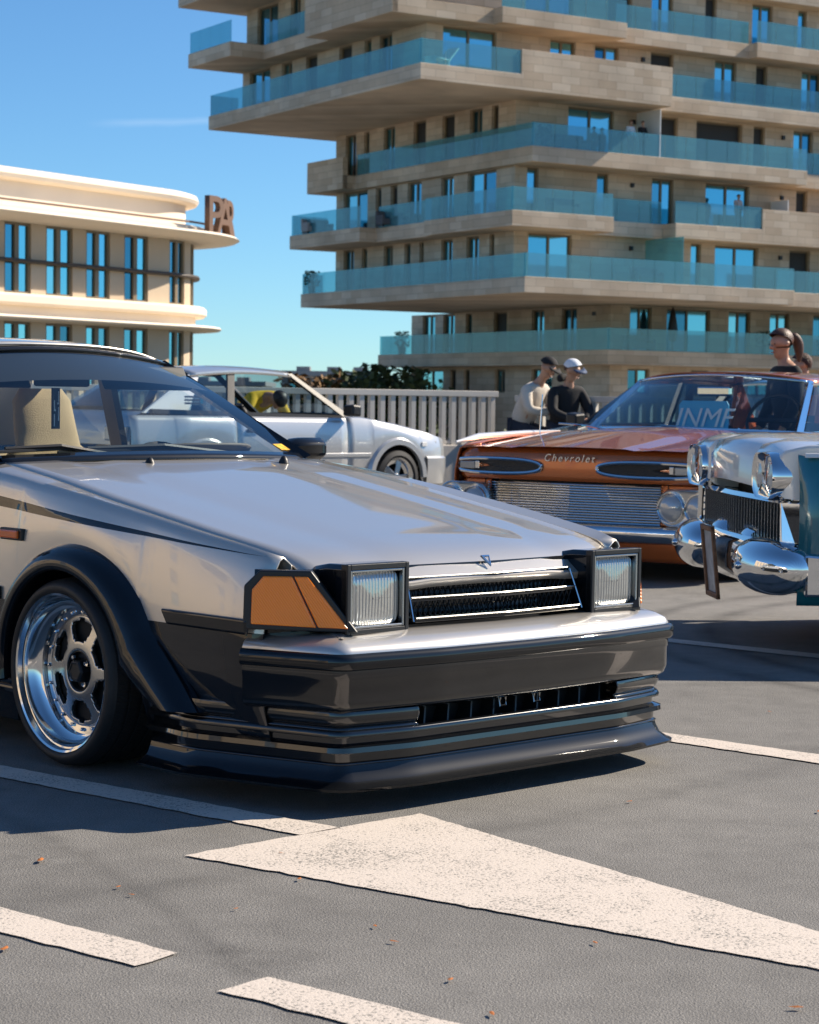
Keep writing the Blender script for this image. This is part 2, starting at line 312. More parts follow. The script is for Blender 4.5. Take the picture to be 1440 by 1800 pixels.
slabs = {0: [(7.5, 3.0), (36, 3.0), (36, 25.3), (7.5, 25.3)],
 1: [(-.7, -1.5), (15.55, -1.5), (15.55, -.2), (36, -.2), (36, 20.3), (-.4, 20.3)],
 2: [(-.9, -.7), (4.9, -.7), (4.9, .9), (9.1, .9), (9.1, -.1), (36, -.1), (36, 19.6), (-1.5, 19.6), (-1.5, 12.1), (-.5, 12.1), (-.5, 6.9), (-.9, 6.9)],
 3: [(.45, -.3), (17.3, -.3), (17.3, .7), (36, .7), (36, 19.9), (-.3, 19.9), (-.3, 16), (.45, 16)],
 4: [(-6.1, -1.0), (8.0, -1.0), (8.0, .25), (36, .25), (36, 20.4), (-6.0, 20.4)],
 5: [(-6.8, .3), (-1.4, .3), (-1.4, -.4), (5.7, -.4), (5.7, .5), (14, .5), (14, -.1), (36, -.1), (36, 20), (-7.4, 20), (-7.4, 15.1), (-5.5, 15.1), (-5.5, 8.4), (-6.8, 8.4)],
 6: [(-8.2, 1.2), (36, .2), (36, 20), (-8, 20)], 7: [(-4, .2), (36, .2), (36, 19), (-4, 19)]}
for k, poly in slabs.items():
    MB().prism(poly, Z[k] - SL, Z[k]).mk('floor_slab', M['stone'], tower, bev=.02)
sw = {-1: 9.3, 0: 9.3, 1: .8, 2: .8, 3: .8, 4: -4.2, 5: -4.6, 6: -3}; tw = {-1: 5.2, 0: 5.2, 1: 1.6, 2: 1.6, 3: 1.6, 4: 1.6, 5: 1.6, 6: 1.8}; te = {-1: 24.5, 0: 24.5, 1: 18.6, 2: 18.6, 3: 18.7, 4: 20.0, 5: 18.8, 6: 18}
Rw = {5: [(1.25, 4.03, 'g'), (6.06, 7.51, 'd'), (8.7, 10.04, 'g'), (12.06, 12.79, 'd'), (15.1, 16.46, 'g'), (18.15, 18.77, 'g'), (21, 23, 'g'), (25, 26, 'd')],
 4: [(-3.3, -.35, 'g'), (2.7, 4.17, 'g'), (5.32, 6.76, 'g'), (8.71, 10.13, 'd'), (12.74, 14.15, 'g'), (15.43, 16.18, 'd'), (18.49, 19.82, 'g'), (22, 24, 'g')],
 3: [(3.82, 6.55, 'g'), (8.99, 10.49, 'd'), (11.65, 14.61, 'd'), (15.36, 16.12, 'd'), (18.04, 19.37, 'g'), (22, 24.5, 'g')],
 2: [(1.5, 2.16, 'g'), (5.59, 6.28, 'g'), (8.94, 10.29, 'g'), (12.33, 15.16, 'g'), (18.31, 19.09, 'd'), (21, 23.5, 'g')],
 1: [(1.63, 4.16, 'g'), (11.46, 12.12, 'g'), (13.01, 15.86, 'g'), (17.94, 19.35, 'd'), (22, 24, 'g')],
 0: [(10.53, 11.94, 'g'), (12.91, 15.81, 'g'), (17.06, 18.56, 'g'), (19.92, 21.29, 'g'), (23, 25, 'g')], -1: [(10.45, 11.86, 'g'), (14.58, 15.81, 'd'), (18.48, 20.08, 'g'), (23, 25, 'g')], 6: [(0, 2.6, 'g'), (5, 6.4, 'd'), (10, 12, 'g'), (16, 18, 'g')]}
Lw = {5: [(17.6, 15.3, 'g'), (13.93, 12.9, 'g'), (11, 10, 'd'), (7, 5.4, 'g')],
 4: [(19.21, 16.87, 'g'), (15.6, 14.48, 'g'), (13.02, 11.83, 'd'), (9.63, 8.39, 'd'), (7.18, 6.53, 'g'), (5.78, 4.62, 'g')],
 3: [(17.66, 16.56, 'g'), (15.71, 15.16, 'g'), (13.71, 12.55, 'g'), (10.75, 9.55, 'd'), (8.04, 6.89, 'd'), (5.55, 4.44, 'g'), (3.65, 3.06, 'd')],
 2: [(17.83, 15.27, 'g'), (14.44, 13.85, 'g'), (12.93, 12.24, 'd'), (11.23, 9.9, 'g'), (8.06, 6.91, 'g'), (5.67, 3.17, 'g')],
 1: [(17.75, 16.64, 'g'), (15.8, 15.24, 'g'), (13.55, 12.62, 'g'), (11.49, 10.88, 'g'), (10.04, 9.6, 'g'), (7.99, 6.93, 'g'), (5.69, 4.58, 'g'), (3.68, 3.25, 'g')],
 0: [(23.28, 21.91, 'g'), (21.04, 19.83, 'g'), (18.69, 18.05, 'g'), (15.86, 14.56, 'd'), (12.2, 11.05, 'g'), (9.47, 8.13, 'g')], -1: [(23.71, 20.97, 'g'), (20.24, 19.63, 'd'), (18.8, 18.21, 'd'), (15.67, 14.66, 'g'), (12.15, 10.24, 'g')], 6: [(16, 14, 'g'), (10, 9, 'd')]}
def wall_open(mb, axis, plane, a0, a1, z0, z1, ops, th=.36):
    def bx(p, q, zz0, zz1):
        if q - p < .01 or zz1 - zz0 < .01: return
        if axis == 'x': mb.box(p, q, plane, plane + th, zz0, zz1)
        else: mb.box(plane, plane + th, p, q, zz0, zz1)
    cur = a0
    for a, b, zs, zt_ in sorted(ops):
        bx(cur, a, z0, z1); bx(a, b, zt_, z1); bx(a, b, z0, zs); cur = b
    bx(cur, a1, z0, z1)
def window(root, axis, plane, a, b, z0, z1, kind, th=.36):
    def B(mb, p, q, d0, d1, zz0, zz1):
        if axis == 'x': mb.box(p, q, plane + d0, plane + d1, zz0, zz1)
        else: mb.box(plane + d0, plane + d1, p, q, zz0, zz1)
    w = MB(); f = .09
    B(w, a, a + f, .16, .30, z0, z1); B(w, b - f, b, .16, .30, z0, z1); B(w, a + f, b - f, .16, .30, z1 - f, z1); B(w, a + f, b - f, .16, .30, z0, z0 + f)
    if kind == 'g' and b - a > .9:
        c = (a + b) / 2; B(w, c - .06, c + .06, .155, .295, z0 + f, z1 - f)
        spans = [(a + f, c - .06), (c + .06, b - f)]
    else: spans = [(a + f, b - f)]
    o = w.mk('window', M['winframe'], root)
    for p, q in spans:
        g = MB(); B(g, p, q, .21, .24, z0 + f, z1 - f); g.mk('shutter' if kind == 'd' else 'pane', M['shutter'] if kind == 'd' else M['pane'], o)
for k in range(-1, 7):
    z0 = 0 if k < 0 else Z[k]; z1 = Z[k + 1] - SL; zs = Z[k] + .02; zt_ = Z[k] + 2.28
    if k < 0: zs = Z[k] + .9; zt_ = z1 - .15
    ro = [(a, b, zs + (.0 if k != 4 or a > 8 or a < 0 else .9), zt_, t) for a, b, t in Rw[k]]; lo = [(min(a, b), max(a, b), zs, zt_, t) for a, b, t in Lw[k]]
    w = MB(); wall_open(w, 'x', tw[k], sw[k], 34, z0, z1, [o[:4] for o in ro]); w.mk('wall', M['stone'], tower)
    w = MB(); wall_open(w, 'y', sw[k] + .003, tw[k] + .36, te[k], z0, z1, [o[:4] for o in lo]); w.box(sw[k] + .36, 33, te[k] - .36, te[k], z0, z1); w.mk('wall', M['stone'], tower)
    for a, b, p, q, t in ro: window(tower, 'x', tw[k], a, b, p, q, t)
    for a, b, p, q, t in lo: window(tower, 'y', sw[k] + .003, a, b, p, q, t)
    MB().box(sw[k] + .9, 33, tw[k] + .9, te[k] - .5, z0, z1).mk('interior', M['dark'], tower)
    # wall lamps
    for s_ in ((7.6, 17.2) if k in (1, 2, 3) else (8.1,)):
        if k >= 0: MB().box(s_, s_ + .16, tw[k] - .14, tw[k] - .002, Z[k] + 1.75, Z[k] + 1.95).mk('wall_lamp', M['trim'], tower)
def balustrade(k, pts, inset=.06, hgt=1.08):
    for (x0, y0), (x1, y1) in zip(pts, pts[1:]):
        d = Vector((x1 - x0, y1 - y0)); n = max(1, round(d.length / 1.25)); t = d.normalized(); nn = Vector((-t.y, t.x)) * inset
        for i in range(n):
            p = Vector((x0, y0)) + d * (i / n) + nn + t * .012; q = Vector((x0, y0)) + d * ((i + 1) / n) + nn - t * .012
            e = Vector((-t.y, t.x)) * .02
            MB().slab([(p.x, p.y, Z[k] - .05), (q.x, q.y, Z[k] - .05), (q.x, q.y, Z[k] + hgt), (p.x, p.y, Z[k] + hgt)], (e.x, e.y, 0)).mk('glass_panel', M['balglass'], tower)
def parapet(k, pts, hgt=1.1):
    for (x0, y0), (x1, y1) in zip(pts, pts[1:]):
        t = Vector((x1 - x0, y1 - y0)).normalized(); e = Vector((-t.y, t.x)) * .3
        MB().slab([(x0, y0, Z[k] - SL + .003), (x1, y1, Z[k] - SL + .003), (x1, y1, Z[k] + hgt), (x0, y0, Z[k] + hgt)], (e.x, e.y, 0)).mk('parapet', M['stone'], tower, bev=.01)
balustrade(0, [(7.5, 25.2), (7.5, 3.0), (34, 3.0)]); balustrade(0, [(9.3, 25.1), (7.56, 25.1)])
balustrade(1, [(-.42, 20.2), (-.7, -1.5), (15.55, -1.5)]); balustrade(1, [(15.6, -.2), (34, -.2)]); balustrade(1, [(.9, 20.2), (-.36, 20.2)])
balustrade(2, [(-1.5, 19.5), (-1.5, 12.1)]); balustrade(2, [(.8, 19.6), (-1.4, 19.5)]); balustrade(2, [(-.5, 12.0), (-.5, 6.95)]); balustrade(2, [(-.9, 6.9), (-.9, -.7), (4.9, -.7)]); balustrade(2, [(4.95, .9), (9.05, .9)]); balustrade(2, [(9.1, -.1), (14.6, -.1)]); parapet(2, [(14.6, -.103), (30, -.103)], 1.0)
parapet(3, [(-.303, 19.9), (-.303, 16.0)], .95); balustrade(3, [(.45, 15.9), (.45, -.3), (17.3, -.3)]); balustrade(3, [(17.35, .7), (34, .7)])
balustrade(4, [(-6.0, 20.3), (-6.1, -1.0), (-.7, -1.0)]); parapet(4, [(-.7, -1.003), (8.003, -1.003)], 1.12); balustrade(4, [(8.05, .25), (34, .25)]); balustrade(4, [(-4.3, 20.35), (-5.95, 20.35)])
balustrade(5, [(-7.4, 19.9), (-7.4, 15.1)]); balustrade(5, [(-5.5, 15.0), (-5.5, 8.45)]); parapet(5, [(-6.803, 8.4), (-6.803, .3)], 1.3); balustrade(5, [(-1.4, -.4), (5.7, -.4)]); balustrade(5, [(5.75, .5), (14, .5)]); balustrade(5, [(14, -.1), (34, -.1)])
for k, s_, t0, t1 in ((3, 7.9, -.25, 1.6), (2, 16.6, .3, 1.6), (1, 8.6, -1.3, 1.6)):
    MB().box(s_, s_ + .05, t0, t1, Z[k], Z[k] + (2.3 if k != 2 else 1.6)).mk('partition_screen', M['screen'] if k > 1 else M['balglass'], tower)
# balcony furnishings
def rel(s_, t, z): 
    return (4.88 + .852 * s_ - .524 * t, 95 + .524 * s_ + .852 * t, z - 8)
def planter(k, s_, t, label, sc=1.0):
    r = empty('planter', rel(s_, t, Z[k]), TA, label, 'planter', 'potted shrubs on the tower balconies')
    MB().lathe([(0, 0), (.17 * sc, 0), (.22 * sc, .42 * sc), (.18 * sc, .42 * sc), (.16 * sc, .36 * sc), (0, .36 * sc)], 'z', 14).mk('pot', mat('dark pot', (.05, .05, .055), .5), r, smooth=True)
    v = []; f = []
    for i in range(260):
        a = random.random() * 6.28; rr = .42 * sc * random.random() ** .5; h = .42 * sc + random.random() * .8 * sc; c = Vector((rr * math.cos(a), rr * math.sin(a), h)); d1 = Vector((random.uniform(-1, 1), random.uniform(-1, 1), random.uniform(-1, 1))) * .07; d2 = Vector((random.uniform(-1, 1), random.uniform(-1, 1), random.uniform(-1, 1))) * .07
        n = len(v); v += [c - d1, c + d2, c + d1, c - d2]; f.append((n, n + 1, n + 2, n + 3))
    mk('foliage', v, f, mat('shrub leaf', (.035, .07, .03), .6, vary=.4, vscale=3), r)
planter(1, -.1, 19.6, 'leafy pot at the open far corner of the second balcony deck', 1.0)
planter(0, 8.1, 23.6, 'leafy pot on the lowest balcony above the railing', 1.1); planter(3, 1.6, 0.4, 'leafy pot beside the balcony corner under the large overhang', .9); planter(0, 18.2, 3.8, 'dark round shrub on lowest balcony near the folded parasol', 1.0); planter(0, 23.5, 4.0, 'dark round shrub at the lowest balcony above the ponytailed woman', 1.2)
def bench_set(k, s_, t, label, m_):
    r = empty('balcony_sofa', rel(s_, t, Z[k]), TA, label, 'sofa', 'lounge furniture on the tower balconies')
    MB().box(-.8, .8, -.35, .35, .12, .4).mk('seat', m_, r, bev=.03); MB().box(-.8, .8, .2, .38, .4, .8).mk('backrest', m_, r, bev=.03)
    for sx in (-.72, .72):
        MB().box(sx - .05, sx + .05, -.3, .3, 0, .12).mk('leg', M['trim'], r); MB().box(sx - .08, sx + .08, -.35, .2, .4, .58).mk('armrest', m_, r, bev=.02)
greyc = mat('grey cushion', (.1, .1, .11), .9)
bench_set(3, 3.3, .5, 'dark lounge sofa beneath the large overhanging slab', greyc); bench_set(2, -.9, 17.6, 'grey lounge sofa on the far corner balcony of the tower', mat('pale cushion', (.3, .3, .3), .9)); bench_set(2, 2.6, .2, 'long dark sofa on the balcony with small stone front', greyc); bench_set(1, 7.0, -.6, 'dark sofa on the glazed balcony beside the clear partition', greyc); bench_set(0, 10.2, 4.0, 'dark sofa on the lowest balcony left of the parasol', greyc); bench_set(2, -.1, 11.2, 'black sofa on the left face balcony with step', greyc)
r = empty('folded_parasol', rel(12.5, 4.2, Z[0]), 0, 'tall folded dark parasol on the lowest balcony', 'parasol')
MB().lathe([(0, 0), (.28, 0), (.28, .08), (.04, .1), (.035, .5)], 'z', 12).mk('base', M['trim'], r); MB().lathe([(.05, .5), (.2, .6), (.26, 1.2), (.14, 2.0), (.03, 2.3), (0, 2.32)], 'z', 10).mk('canopy', M['trim'], r, smooth=True)
r = empty('sun_lounger', rel(-4.6, -.3, Z[4]), TA + .4, 'white sun lounger with raised back on the large overhanging balcony', 'lounger')
MB().tube([(-.9, 0, .3), (.2, 0, .28), (.5, 0, .45), (1.0, 0, .95)], .05, 6).mk('frame', M['screen'], r); MB().slab([(-.9, -.3, .33), (.3, -.3, .31), (.3, .3, .31), (-.9, .3, .33)], (0, 0, .05)).mk('seat', M['screen'], r); MB().slab([(.3, -.3, .31), (1.0, -.3, .95), (1.0, .3, .95), (.3, .3, .31)], (-.04, 0, .05)).mk('backrest', M['screen'], r)
for x in (-.8, .25): MB().box(x - .03, x + .03, -.28, .28, 0, .32).mk('leg', M['screen'], r)

# ---- round-ended pale building
M['cream'] = mat('cream render', (.80, .70, .57), .75, vary=.06, vscale=.4, bump=.1, bscale=3)
M['creamwall'] = mat('tan wall panels', (.56, .44, .31), .8, vary=.1, vscale=.5)
rb = empty('round_ended_building', (0, 0, -8), 0, 'cream round-ended building with stacked curved cornices and rooftop letters', 'building')
w_ = Vector((.56, .8285)); nl = Vector((-w_.y, w_.x)); Q = .632; P0 = Vector((-12.0, 60.0)); ST = 11.5 * Q; RR = 6.0 * Q; E_ = P0 + w_ * ST; CC = E_ + nl * RR; A0 = math.atan2(-nl.y, -nl.x)
def zq(z): return 9.1 + Q * (z - 1.1) if z > -7 else 0     # height above the street
def rpos(k, off):
    k *= Q; off *= Q
    if k <= ST: q = P0 + w_ * k - nl * off
    elif k <= ST + math.pi * RR: a = A0 + (k - ST) / RR; q = CC + Vector((math.cos(a), math.sin(a))) * (RR + off)
    else: q = CC + nl * RR - w_ * (k - ST - math.pi * RR) + nl * off
    return q
K0, K1 = -16.0, (ST + math.pi * RR) / Q + 27
def rseg(mb, a, b, z0, z1, o0, o1, o0t=None, o1t=None):
    n = max(1, int((b - a) / .5)) if b > ST / Q and a < (ST + math.pi * RR) / Q else 1
    if n == 1 and a < ST / Q < b: n = 2
    rows = []
    for k in frange(a, b, n + 1):
        i = rpos(k, o0); o = rpos(k, o1); it = rpos(k, o0 if o0t is None else o0t); ot = rpos(k, o1 if o1t is None else o1t)
        rows.append([(i.x, i.y, zq(z0)), (o.x, o.y, zq(z0)), (ot.x, ot.y, zq(z1)), (it.x, it.y, zq(z1))])
    v, f = grid(rows, False, True); f += [(0, 1, 2, 3), tuple(len(v) - 4 + j for j in (3, 2, 1, 0))]; mb.add(v, f)
def ring(name, m, prof):       # prof: closed list of (offset, z)
    ks = [K0] + [q / Q for q in frange(ST, ST + math.pi * RR, 49)] + [K1]; rows = []
    for k in ks:
        row = []
        for o, z in prof: q = rpos(k, o); row.append((q.x, q.y, zq(z)))
        rows.append(row)
    v, f = grid(rows, False, True); n = len(prof); f += [tuple(range(n)), tuple(len(v) - 1 - j for j in range(n))]
    mk(name, v, f, m, rb, smooth=True, ang=35)
ring('roof_lip', M['cream'], [(-4, 11.1), (-.1, 11.1), (.15, 11.18), (.25, 11.35), (.15, 11.6), (-.1, 11.68), (-4, 11.6)])
ring('roof_drum', M['cream'], [(-4, 9.5), (-.45, 9.5), (-.45, 11.12), (-4, 11.12)])
ring('cornice', M['cream'], [(-3, 9.15), (.3, 9.15), (2.25, 9.3), (2.4, 9.38), (2.25, 9.5), (.9, 9.58), (.9, 9.8), (.7, 9.9), (-3, 9.9)])
ring('sill_band', M['cream'], [(-1, 5.3), (.55, 5.3), (.7, 5.42), (.7, 5.72), (.55, 5.84), (-1, 5.84)])
ring('band_recess', M['cream'], [(-1, 4.8), (.12, 4.8), (.12, 5.31), (-1, 5.31)])
ring('canopy_band', M['cream'], [(-1, 4.55), (.3, 4.55), (1.4, 4.62), (1.5, 4.7), (1.4, 4.8), (-1, 4.83)])
wins = [(-14.6, -12.8), (-11.8, -10), (-9, -7.2), (-6.1, -4.4), (-2.7, -1.0), (.18, 1.92), (2.91, 4.73), (5.65, 7.35), (8.38, 10.17), (11.8, 13.3), (14.3, 15.8), (17.2, 18.8), (20.2, 21.8), (23.2, 24.8)]
for z0, z1 in ((5.84, 9.15), (1.25, 4.55)):
    m_ = MB(); cur = K0
    for a, b in wins: rseg(m_, cur, a, z0, z1, -.4, 0); cur = b
    rseg(m_, cur, K1, z0, z1, -.4, 0); m_.mk('wall', M['creamwall'], rb)
    for a, b in wins:
        c = (a + b) / 2; fr = MB()
        for p, q in ((a, a + .12), (c - .14, c + .14), (b - .12, b)): rseg(fr, p, q, z0, z1, -.25, -.06)
        for p in (z0, z1 - .12): rseg(fr, a, b, p, p + .12, -.24, -.07)
        o = fr.mk('window', M['winframe'], rb)
        for p, q in ((a + .12, c - .14), (c + .14, b - .12)):
            g = MB(); rseg(g, p, q, z0 + .1, z1 - .1, -.2, -.17); g.mk('pane', M['pane'], o)
ring('transom_rail', mat('dark bronze rail', (.05, .038, .03), .5), [(-.02, 7.28), (.3, 7.28), (.34, 7.36), (.3, 7.46), (-.02, 7.46)])
m_ = MB(); rseg(m_, K0, K1, -8, 1.25, -.4, 0); m_.mk('wall', M['creamwall'], rb)
ring('interior', M['dark'], [(-3, -7.5), (-.6, -7.5), (-.6, 9.2), (-3, 9.2)])
MB().tube([(-12.5, 59.9, zq(11.5)), (-12.5, 59.9, zq(13.6))], .06, 8).mk('roof_mast', M['screen'], rb)
signm = mat('rust brown sign letters', (.16, .085, .05), .6)
def letter(ch, k, off, z, hgt, name='sign_letter'):
    cu = bpy.data.curves.new('t', 'FONT'); cu.body = ch; cu.size = hgt * Q * 1.4; cu.extrude = .10; cu.align_x = 'CENTER'; cu.offset = .015
    t = bpy.data.objects.new('t', cu); COL.objects.link(t); dg = bpy.context.evaluated_depsgraph_get(); me = bpy.data.meshes.new_from_object(t.evaluated_get(dg)); bpy.data.objects.remove(t)
    o = bpy.data.objects.new(name, me); COL.objects.link(o); me.materials.clear(); me.materials.append(signm); o.parent = rb
    q = CC + Vector((math.cos(rad(k)), math.sin(rad(k)))) * 4.95; a = rad(k + 80)
    o.location = (q.x, q.y, zq(z)); o.rotation_euler = (rad(90), 0, a); return o
for ch, k in (('P', -21), ('A', -11), ('R', -1), ('K', 9)): letter(ch, k, 1.55, 9.5, 1.95)
ring('sign_rail', signm, [(1.2, 9.95), (1.27, 9.95), (1.27, 10.05), (1.2, 10.05)])
# ---- unseen tan block left of the frame, added for its warm reflection in the car's flank
lb_ = empty('reflection_block', (-46, -6, -8), rad(-8), 'long tan block out of view, added to reflect in the coupe flank', 'building')
w = MB(); ops = []
for fl in range(6):
    z0 = 2.2 + 3.2 * fl
    for i in range(12): ops.append((-38 + 6.6 * i, -36.4 + 6.6 * i, z0, z0 + 1.9))
for fl in range(6): wall_open(w, 'y', 0, -42, 42, 3.2 * fl + (0 if fl == 0 else .9), 3.2 * fl + 4.1, [o for o in ops if abs(o[2] - 2.2 - 3.2 * fl) < .1])
w.mk('wall', M['creamwall'], lb_); MB().box(-14, -.6, -42, 42, 0, 20).mk('interior', M['dark'], lb_); MB().box(-14, .5, -42.5, 42.5, 20.0, 20.8).mk('roof', M['cream'], lb_)
for a, b, z0, z1 in ops:
    o = MB().box(.12, .2, a, a + .1, z0, z1).box(.12, .2, b - .1, b, z0, z1).box(.12, .2, a + .1, b - .1, z1 - .1, z1).mk('window', M['winframe'], lb_); MB().box(.14, .17, a + .1, b - .1, z0, z1 - .1).mk('pane', M['pane'], o)
# ---- far blocks and trees beyond the deck
def far_block(x0, x1, y, z1, label, col):
    r = empty('far_building', (0, 0, -8), 0, label, 'building', 'low blocks on the horizon')
    MB().box(x0, x1, y, y + 25, 0, z1 + 8).mk('wall', mat('far wall', col, .8), r); MB().box(x0 - .6, x1 + .6, y - .6, y + 25, z1 + 8, z1 + 8.7).mk('roof', mat('far roof', (.3, .29, .28), .8), r)
    n = int((x1 - x0) / 5)
    for i in range(n):
        a = x0 + (i + .2) * (x1 - x0) / n; MB().box(a, a + 3, y - .1, y + .1, z1 + 5.0, z1 + 6.8).mk('window', M['pane'], r)
    for i in range(3): 
        a = lerp(x0, x1, (.15, .5, .8)[i]); MB().box(a, a + 2, y + 4, y + 8, z1 + 8.7, z1 + 9.4).mk('roof_unit', mat('roof unit', (.25, .25, .25), .7), r)
far_block(-19, -6, 300, 4.6, 'long grey flat-roofed block far behind the railing', (.33, .31, .29)); far_block(-46, -24, 330, 3.2, 'paler flat block on the horizon behind the cars', (.4, .37, .33))
def tree(x, y, top, r, label, cols, seed, n=1500, ls=.28):
    rnd = random.Random(seed); root = empty('tree', (x, y, -8), 0, label, 'tree', 'trees beyond the deck edge'); H = top + 8
    tm = MB().tube([(0, 0, 0), (.1, .1, H * .3), (0, .05, H * .55), (.1, 0, H * .9)], [.28, .2, .14, .03], 8)
    for i in range(6):
        a = i * 1.1; b = H * (.35 + .07 * i); tm.tube([(0, 0, b), (.5 * r * math.cos(a), .5 * r * math.sin(a), b + .5 * r), (.85 * r * math.cos(a), .85 * r * math.sin(a), b + .8 * r)], [.09, .06, .02], 6)
    tm.mk('trunk', M['bark'], root); v = []; f = []
    cl = [(Vector((rnd.gauss(0, .42) * r, rnd.gauss(0, .42) * r, H - r * 1.1 + rnd.uniform(-1, 1) * r * .85)), rnd.uniform(.25, .5) * r) for _ in range(26)]
    for i in range(n):
        c, cr = cl[i % 26]; d = Vector((rnd.gauss(0, 1), rnd.gauss(0, 1), rnd.gauss(0, 1))).normalized() * cr * rnd.random() ** .4; p = c + d
        if p.z > H: p.z = H - rnd.random() * .5
        a = Vector((rnd.uniform(-1, 1), rnd.uniform(-1, 1), rnd.uniform(-.6, .6))).normalized() * ls; b = a.cross(Vector((rnd.uniform(-1, 1), rnd.uniform(-1, 1), 1))).normalized() * ls * .6
        k = len(v); v += [p - a, p + b, p + a, p - b]; f.append((k, k + 1, k + 2, k + 3))
    mk('crown', v, f, cols, root)
M['bark'] = mat('bark', (.09, .07, .05), .9, bump=.5, bscale=10)
lg = mat('green leaves', (.055, .075, .022), .7, vary=.4, vscale=1.2); la = mat('autumn leaves', (.16, .085, .025), .7, vary=.4, vscale=1.2)
tl = ['dark green tree beyond the deck railing', 'rusty autumn tree beyond the deck railing']
for i, (px, d, top, r, a) in enumerate(((560, 120, 2.6, 2.6, 1), (597, 128, 3.0, 2.2, 0), (628, 118, 2.7, 2.4, 0), (655, 112, 3.1, 2.8, 0), (690, 115, 3.0, 2.7, 0), (540, 150, 2.4, 2.5, 1), (715, 125, 2.7, 2.2, 0), (100, 70, .9, 3.0, 0), (250, 66, .9, 3.0, 0), (400, 62, .8, 3.2, 0), (600, 60, .3, 3.4, 0), (690, 66, .5, 3.4, 0), (790, 70, .1, 3.0, 0), (880, 62, .0, 3.0, 0), (1000, 62, -.1, 3.0, 0), (1250, 60, .1, 3.0, 0))):
    tree((px - 720) / 3600 * d, d, top, r, tl[a] if d > 100 else 'low green crown just below the deck edge behind the railing bars', (lg, la)[a], i, 1500 if d > 100 else 1800)
# ================================================================ HERO COUPE  (x forward from front axle, y left, z up)
def two_tone():
    m = bpy.data.materials.new('silver over black paint'); m.use_nodes = True; N, L = nodes(m); b = N['Principled BSDF']; t = N.new('ShaderNodeTexCoord'); s = N.new('ShaderNodeSeparateXYZ'); L.new(t.outputs['Object'], s.inputs[0])
    def ma(op, a, c, clamp=False):
        n = N.new('ShaderNodeMath'); n.operation = op; n.use_clamp = clamp
        for i, q in enumerate((a, c)):
            if isinstance(q, (int, float)): n.inputs[i].default_value = q
            else: L.new(q, n.inputs[i])
        return n.outputs[0]
    x, y, z = s.outputs
    low = ma('LESS_THAN', z, .468)
    # pinstripe on the fender: centre line falls towards the nose, band narrows to a point
    zc = ma('MULTIPLY_ADD', x, -.078); N_ = zc.node; N_.inputs[2].default_value = .735
    d = ma('ABSOLUTE', ma('SUBTRACT', z, zc), 0); wd = ma('MULTIPLY', ma('SUBTRACT', .80, x), .0125)
    st = ma('MULTIPLY', ma('LESS_THAN', d, wd), ma('GREATER_THAN', ma('ABSOLUTE', y, 0), .70))
    k = ma('MAXIMUM', low, st)
    fl = N.new('ShaderNodeTexNoise'); fl.inputs['Scale'].default_value = 1800; L.new(t.outputs['Object'], fl.inputs['Vector'])
    mx = N.new('ShaderNodeMixRGB'); mx.inputs[1].default_value = (.64, .595, .53, 1); mx.inputs[2].default_value = (.008, .010, .014, 1); L.new(k, mx.inputs[0]); L.new(mx.outputs[0], b.inputs['Base Color'])
    me = ma('MULTIPLY', ma('SUBTRACT', 1, k), .62); L.new(me, b.inputs['Metallic']); b.inputs['Roughness'].default_value = .33; b.inputs['Coat Weight'].default_value = 1; b.inputs['Coat Roughness'].default_value = .025
    sp = ma('MULTIPLY_ADD', k, -.45); sp.node.inputs[2].default_value = .5; L.new(sp, b.inputs['Specular IOR Level'])
    return m
M['silver'] = two_tone()
HA = rad(-47); HO = (-.414, 6.606, 0)
hero = empty('parked_coupe', HO, HA, 'slammed silver and black 1980s coupe with raised pop-up headlamps', 'car')
zt = [(-3.6, .86), (-.62, .895), (-.3, .853), (0, .806), (.4, .744), (.70, .697), (.79, .679), (.85, .656), (.90, .622), (.925, .600)]
yh = [(-.62, .668), (0, .69), (.5, .68), (.88, .645)]
ycr = [(-3.6, .70), (-3.2, .745), (-.62, .745), (0, .752), (.5, .742), (.75, .715), (.88, .675)]
zcr = [(-3.6, .83), (-2.6, .86), (-.62, .862), (-.4, .842), (0, .793), (.4, .735), (.75, .682), (.88, .652)]
ysd = [(-3.6, .72), (-3.2, .775), (-.62, .788), (0, .79), (.5, .785), (.72, .772), (.84, .745)]
R_AR = .318; AX = (0.0, -2.60); ZC = .282
def zbot(x):
    z = .165
    for a in AX:
        if abs(x - a) < R_AR: z = max(z, ZC + math.sqrt(max(0, R_AR ** 2 - (x - a) ** 2)))
    return z
def side_rows(x, sg):
    zc = interp(zcr, x); yc = interp(ycr, x); ys = interp(ysd, x); zb = zbot(x); out = [(x, sg * (interp(yh, x) + .001), interp(zt, x) - .045), (x, sg * interp(yh, x), interp(zt, x) - .012), (x, sg * (yc - .012), zc + .008), (x, sg * yc, zc), (x, sg * (yc + .010), zc - .018)]
    for f in (.08, .2, .4, .6, .8, .93, 1.0):
        z = lerp(zc - .02, zb, f); bulge = math.sin(math.pi * min(1, f * .9 + .1)) ** .5
        out.append((x, sg * lerp(yc + .012, ys, min(1, f * 3.2)) - sg * (.035 * max(0, f - .75) * 4 * (1 if zb < .2 else 0)), z))
    return out
def xs_between(a, b):
    s_ = set(frange(a, b, max(2, int(abs(b - a) / .05) + 1)))
    for c in AX:
        for k in range(25):
            q = c + R_AR * math.cos(math.pi * k / 24) * .9999
            if min(a, b) < q < max(a, b): s_.add(q)
    return sorted(s_)
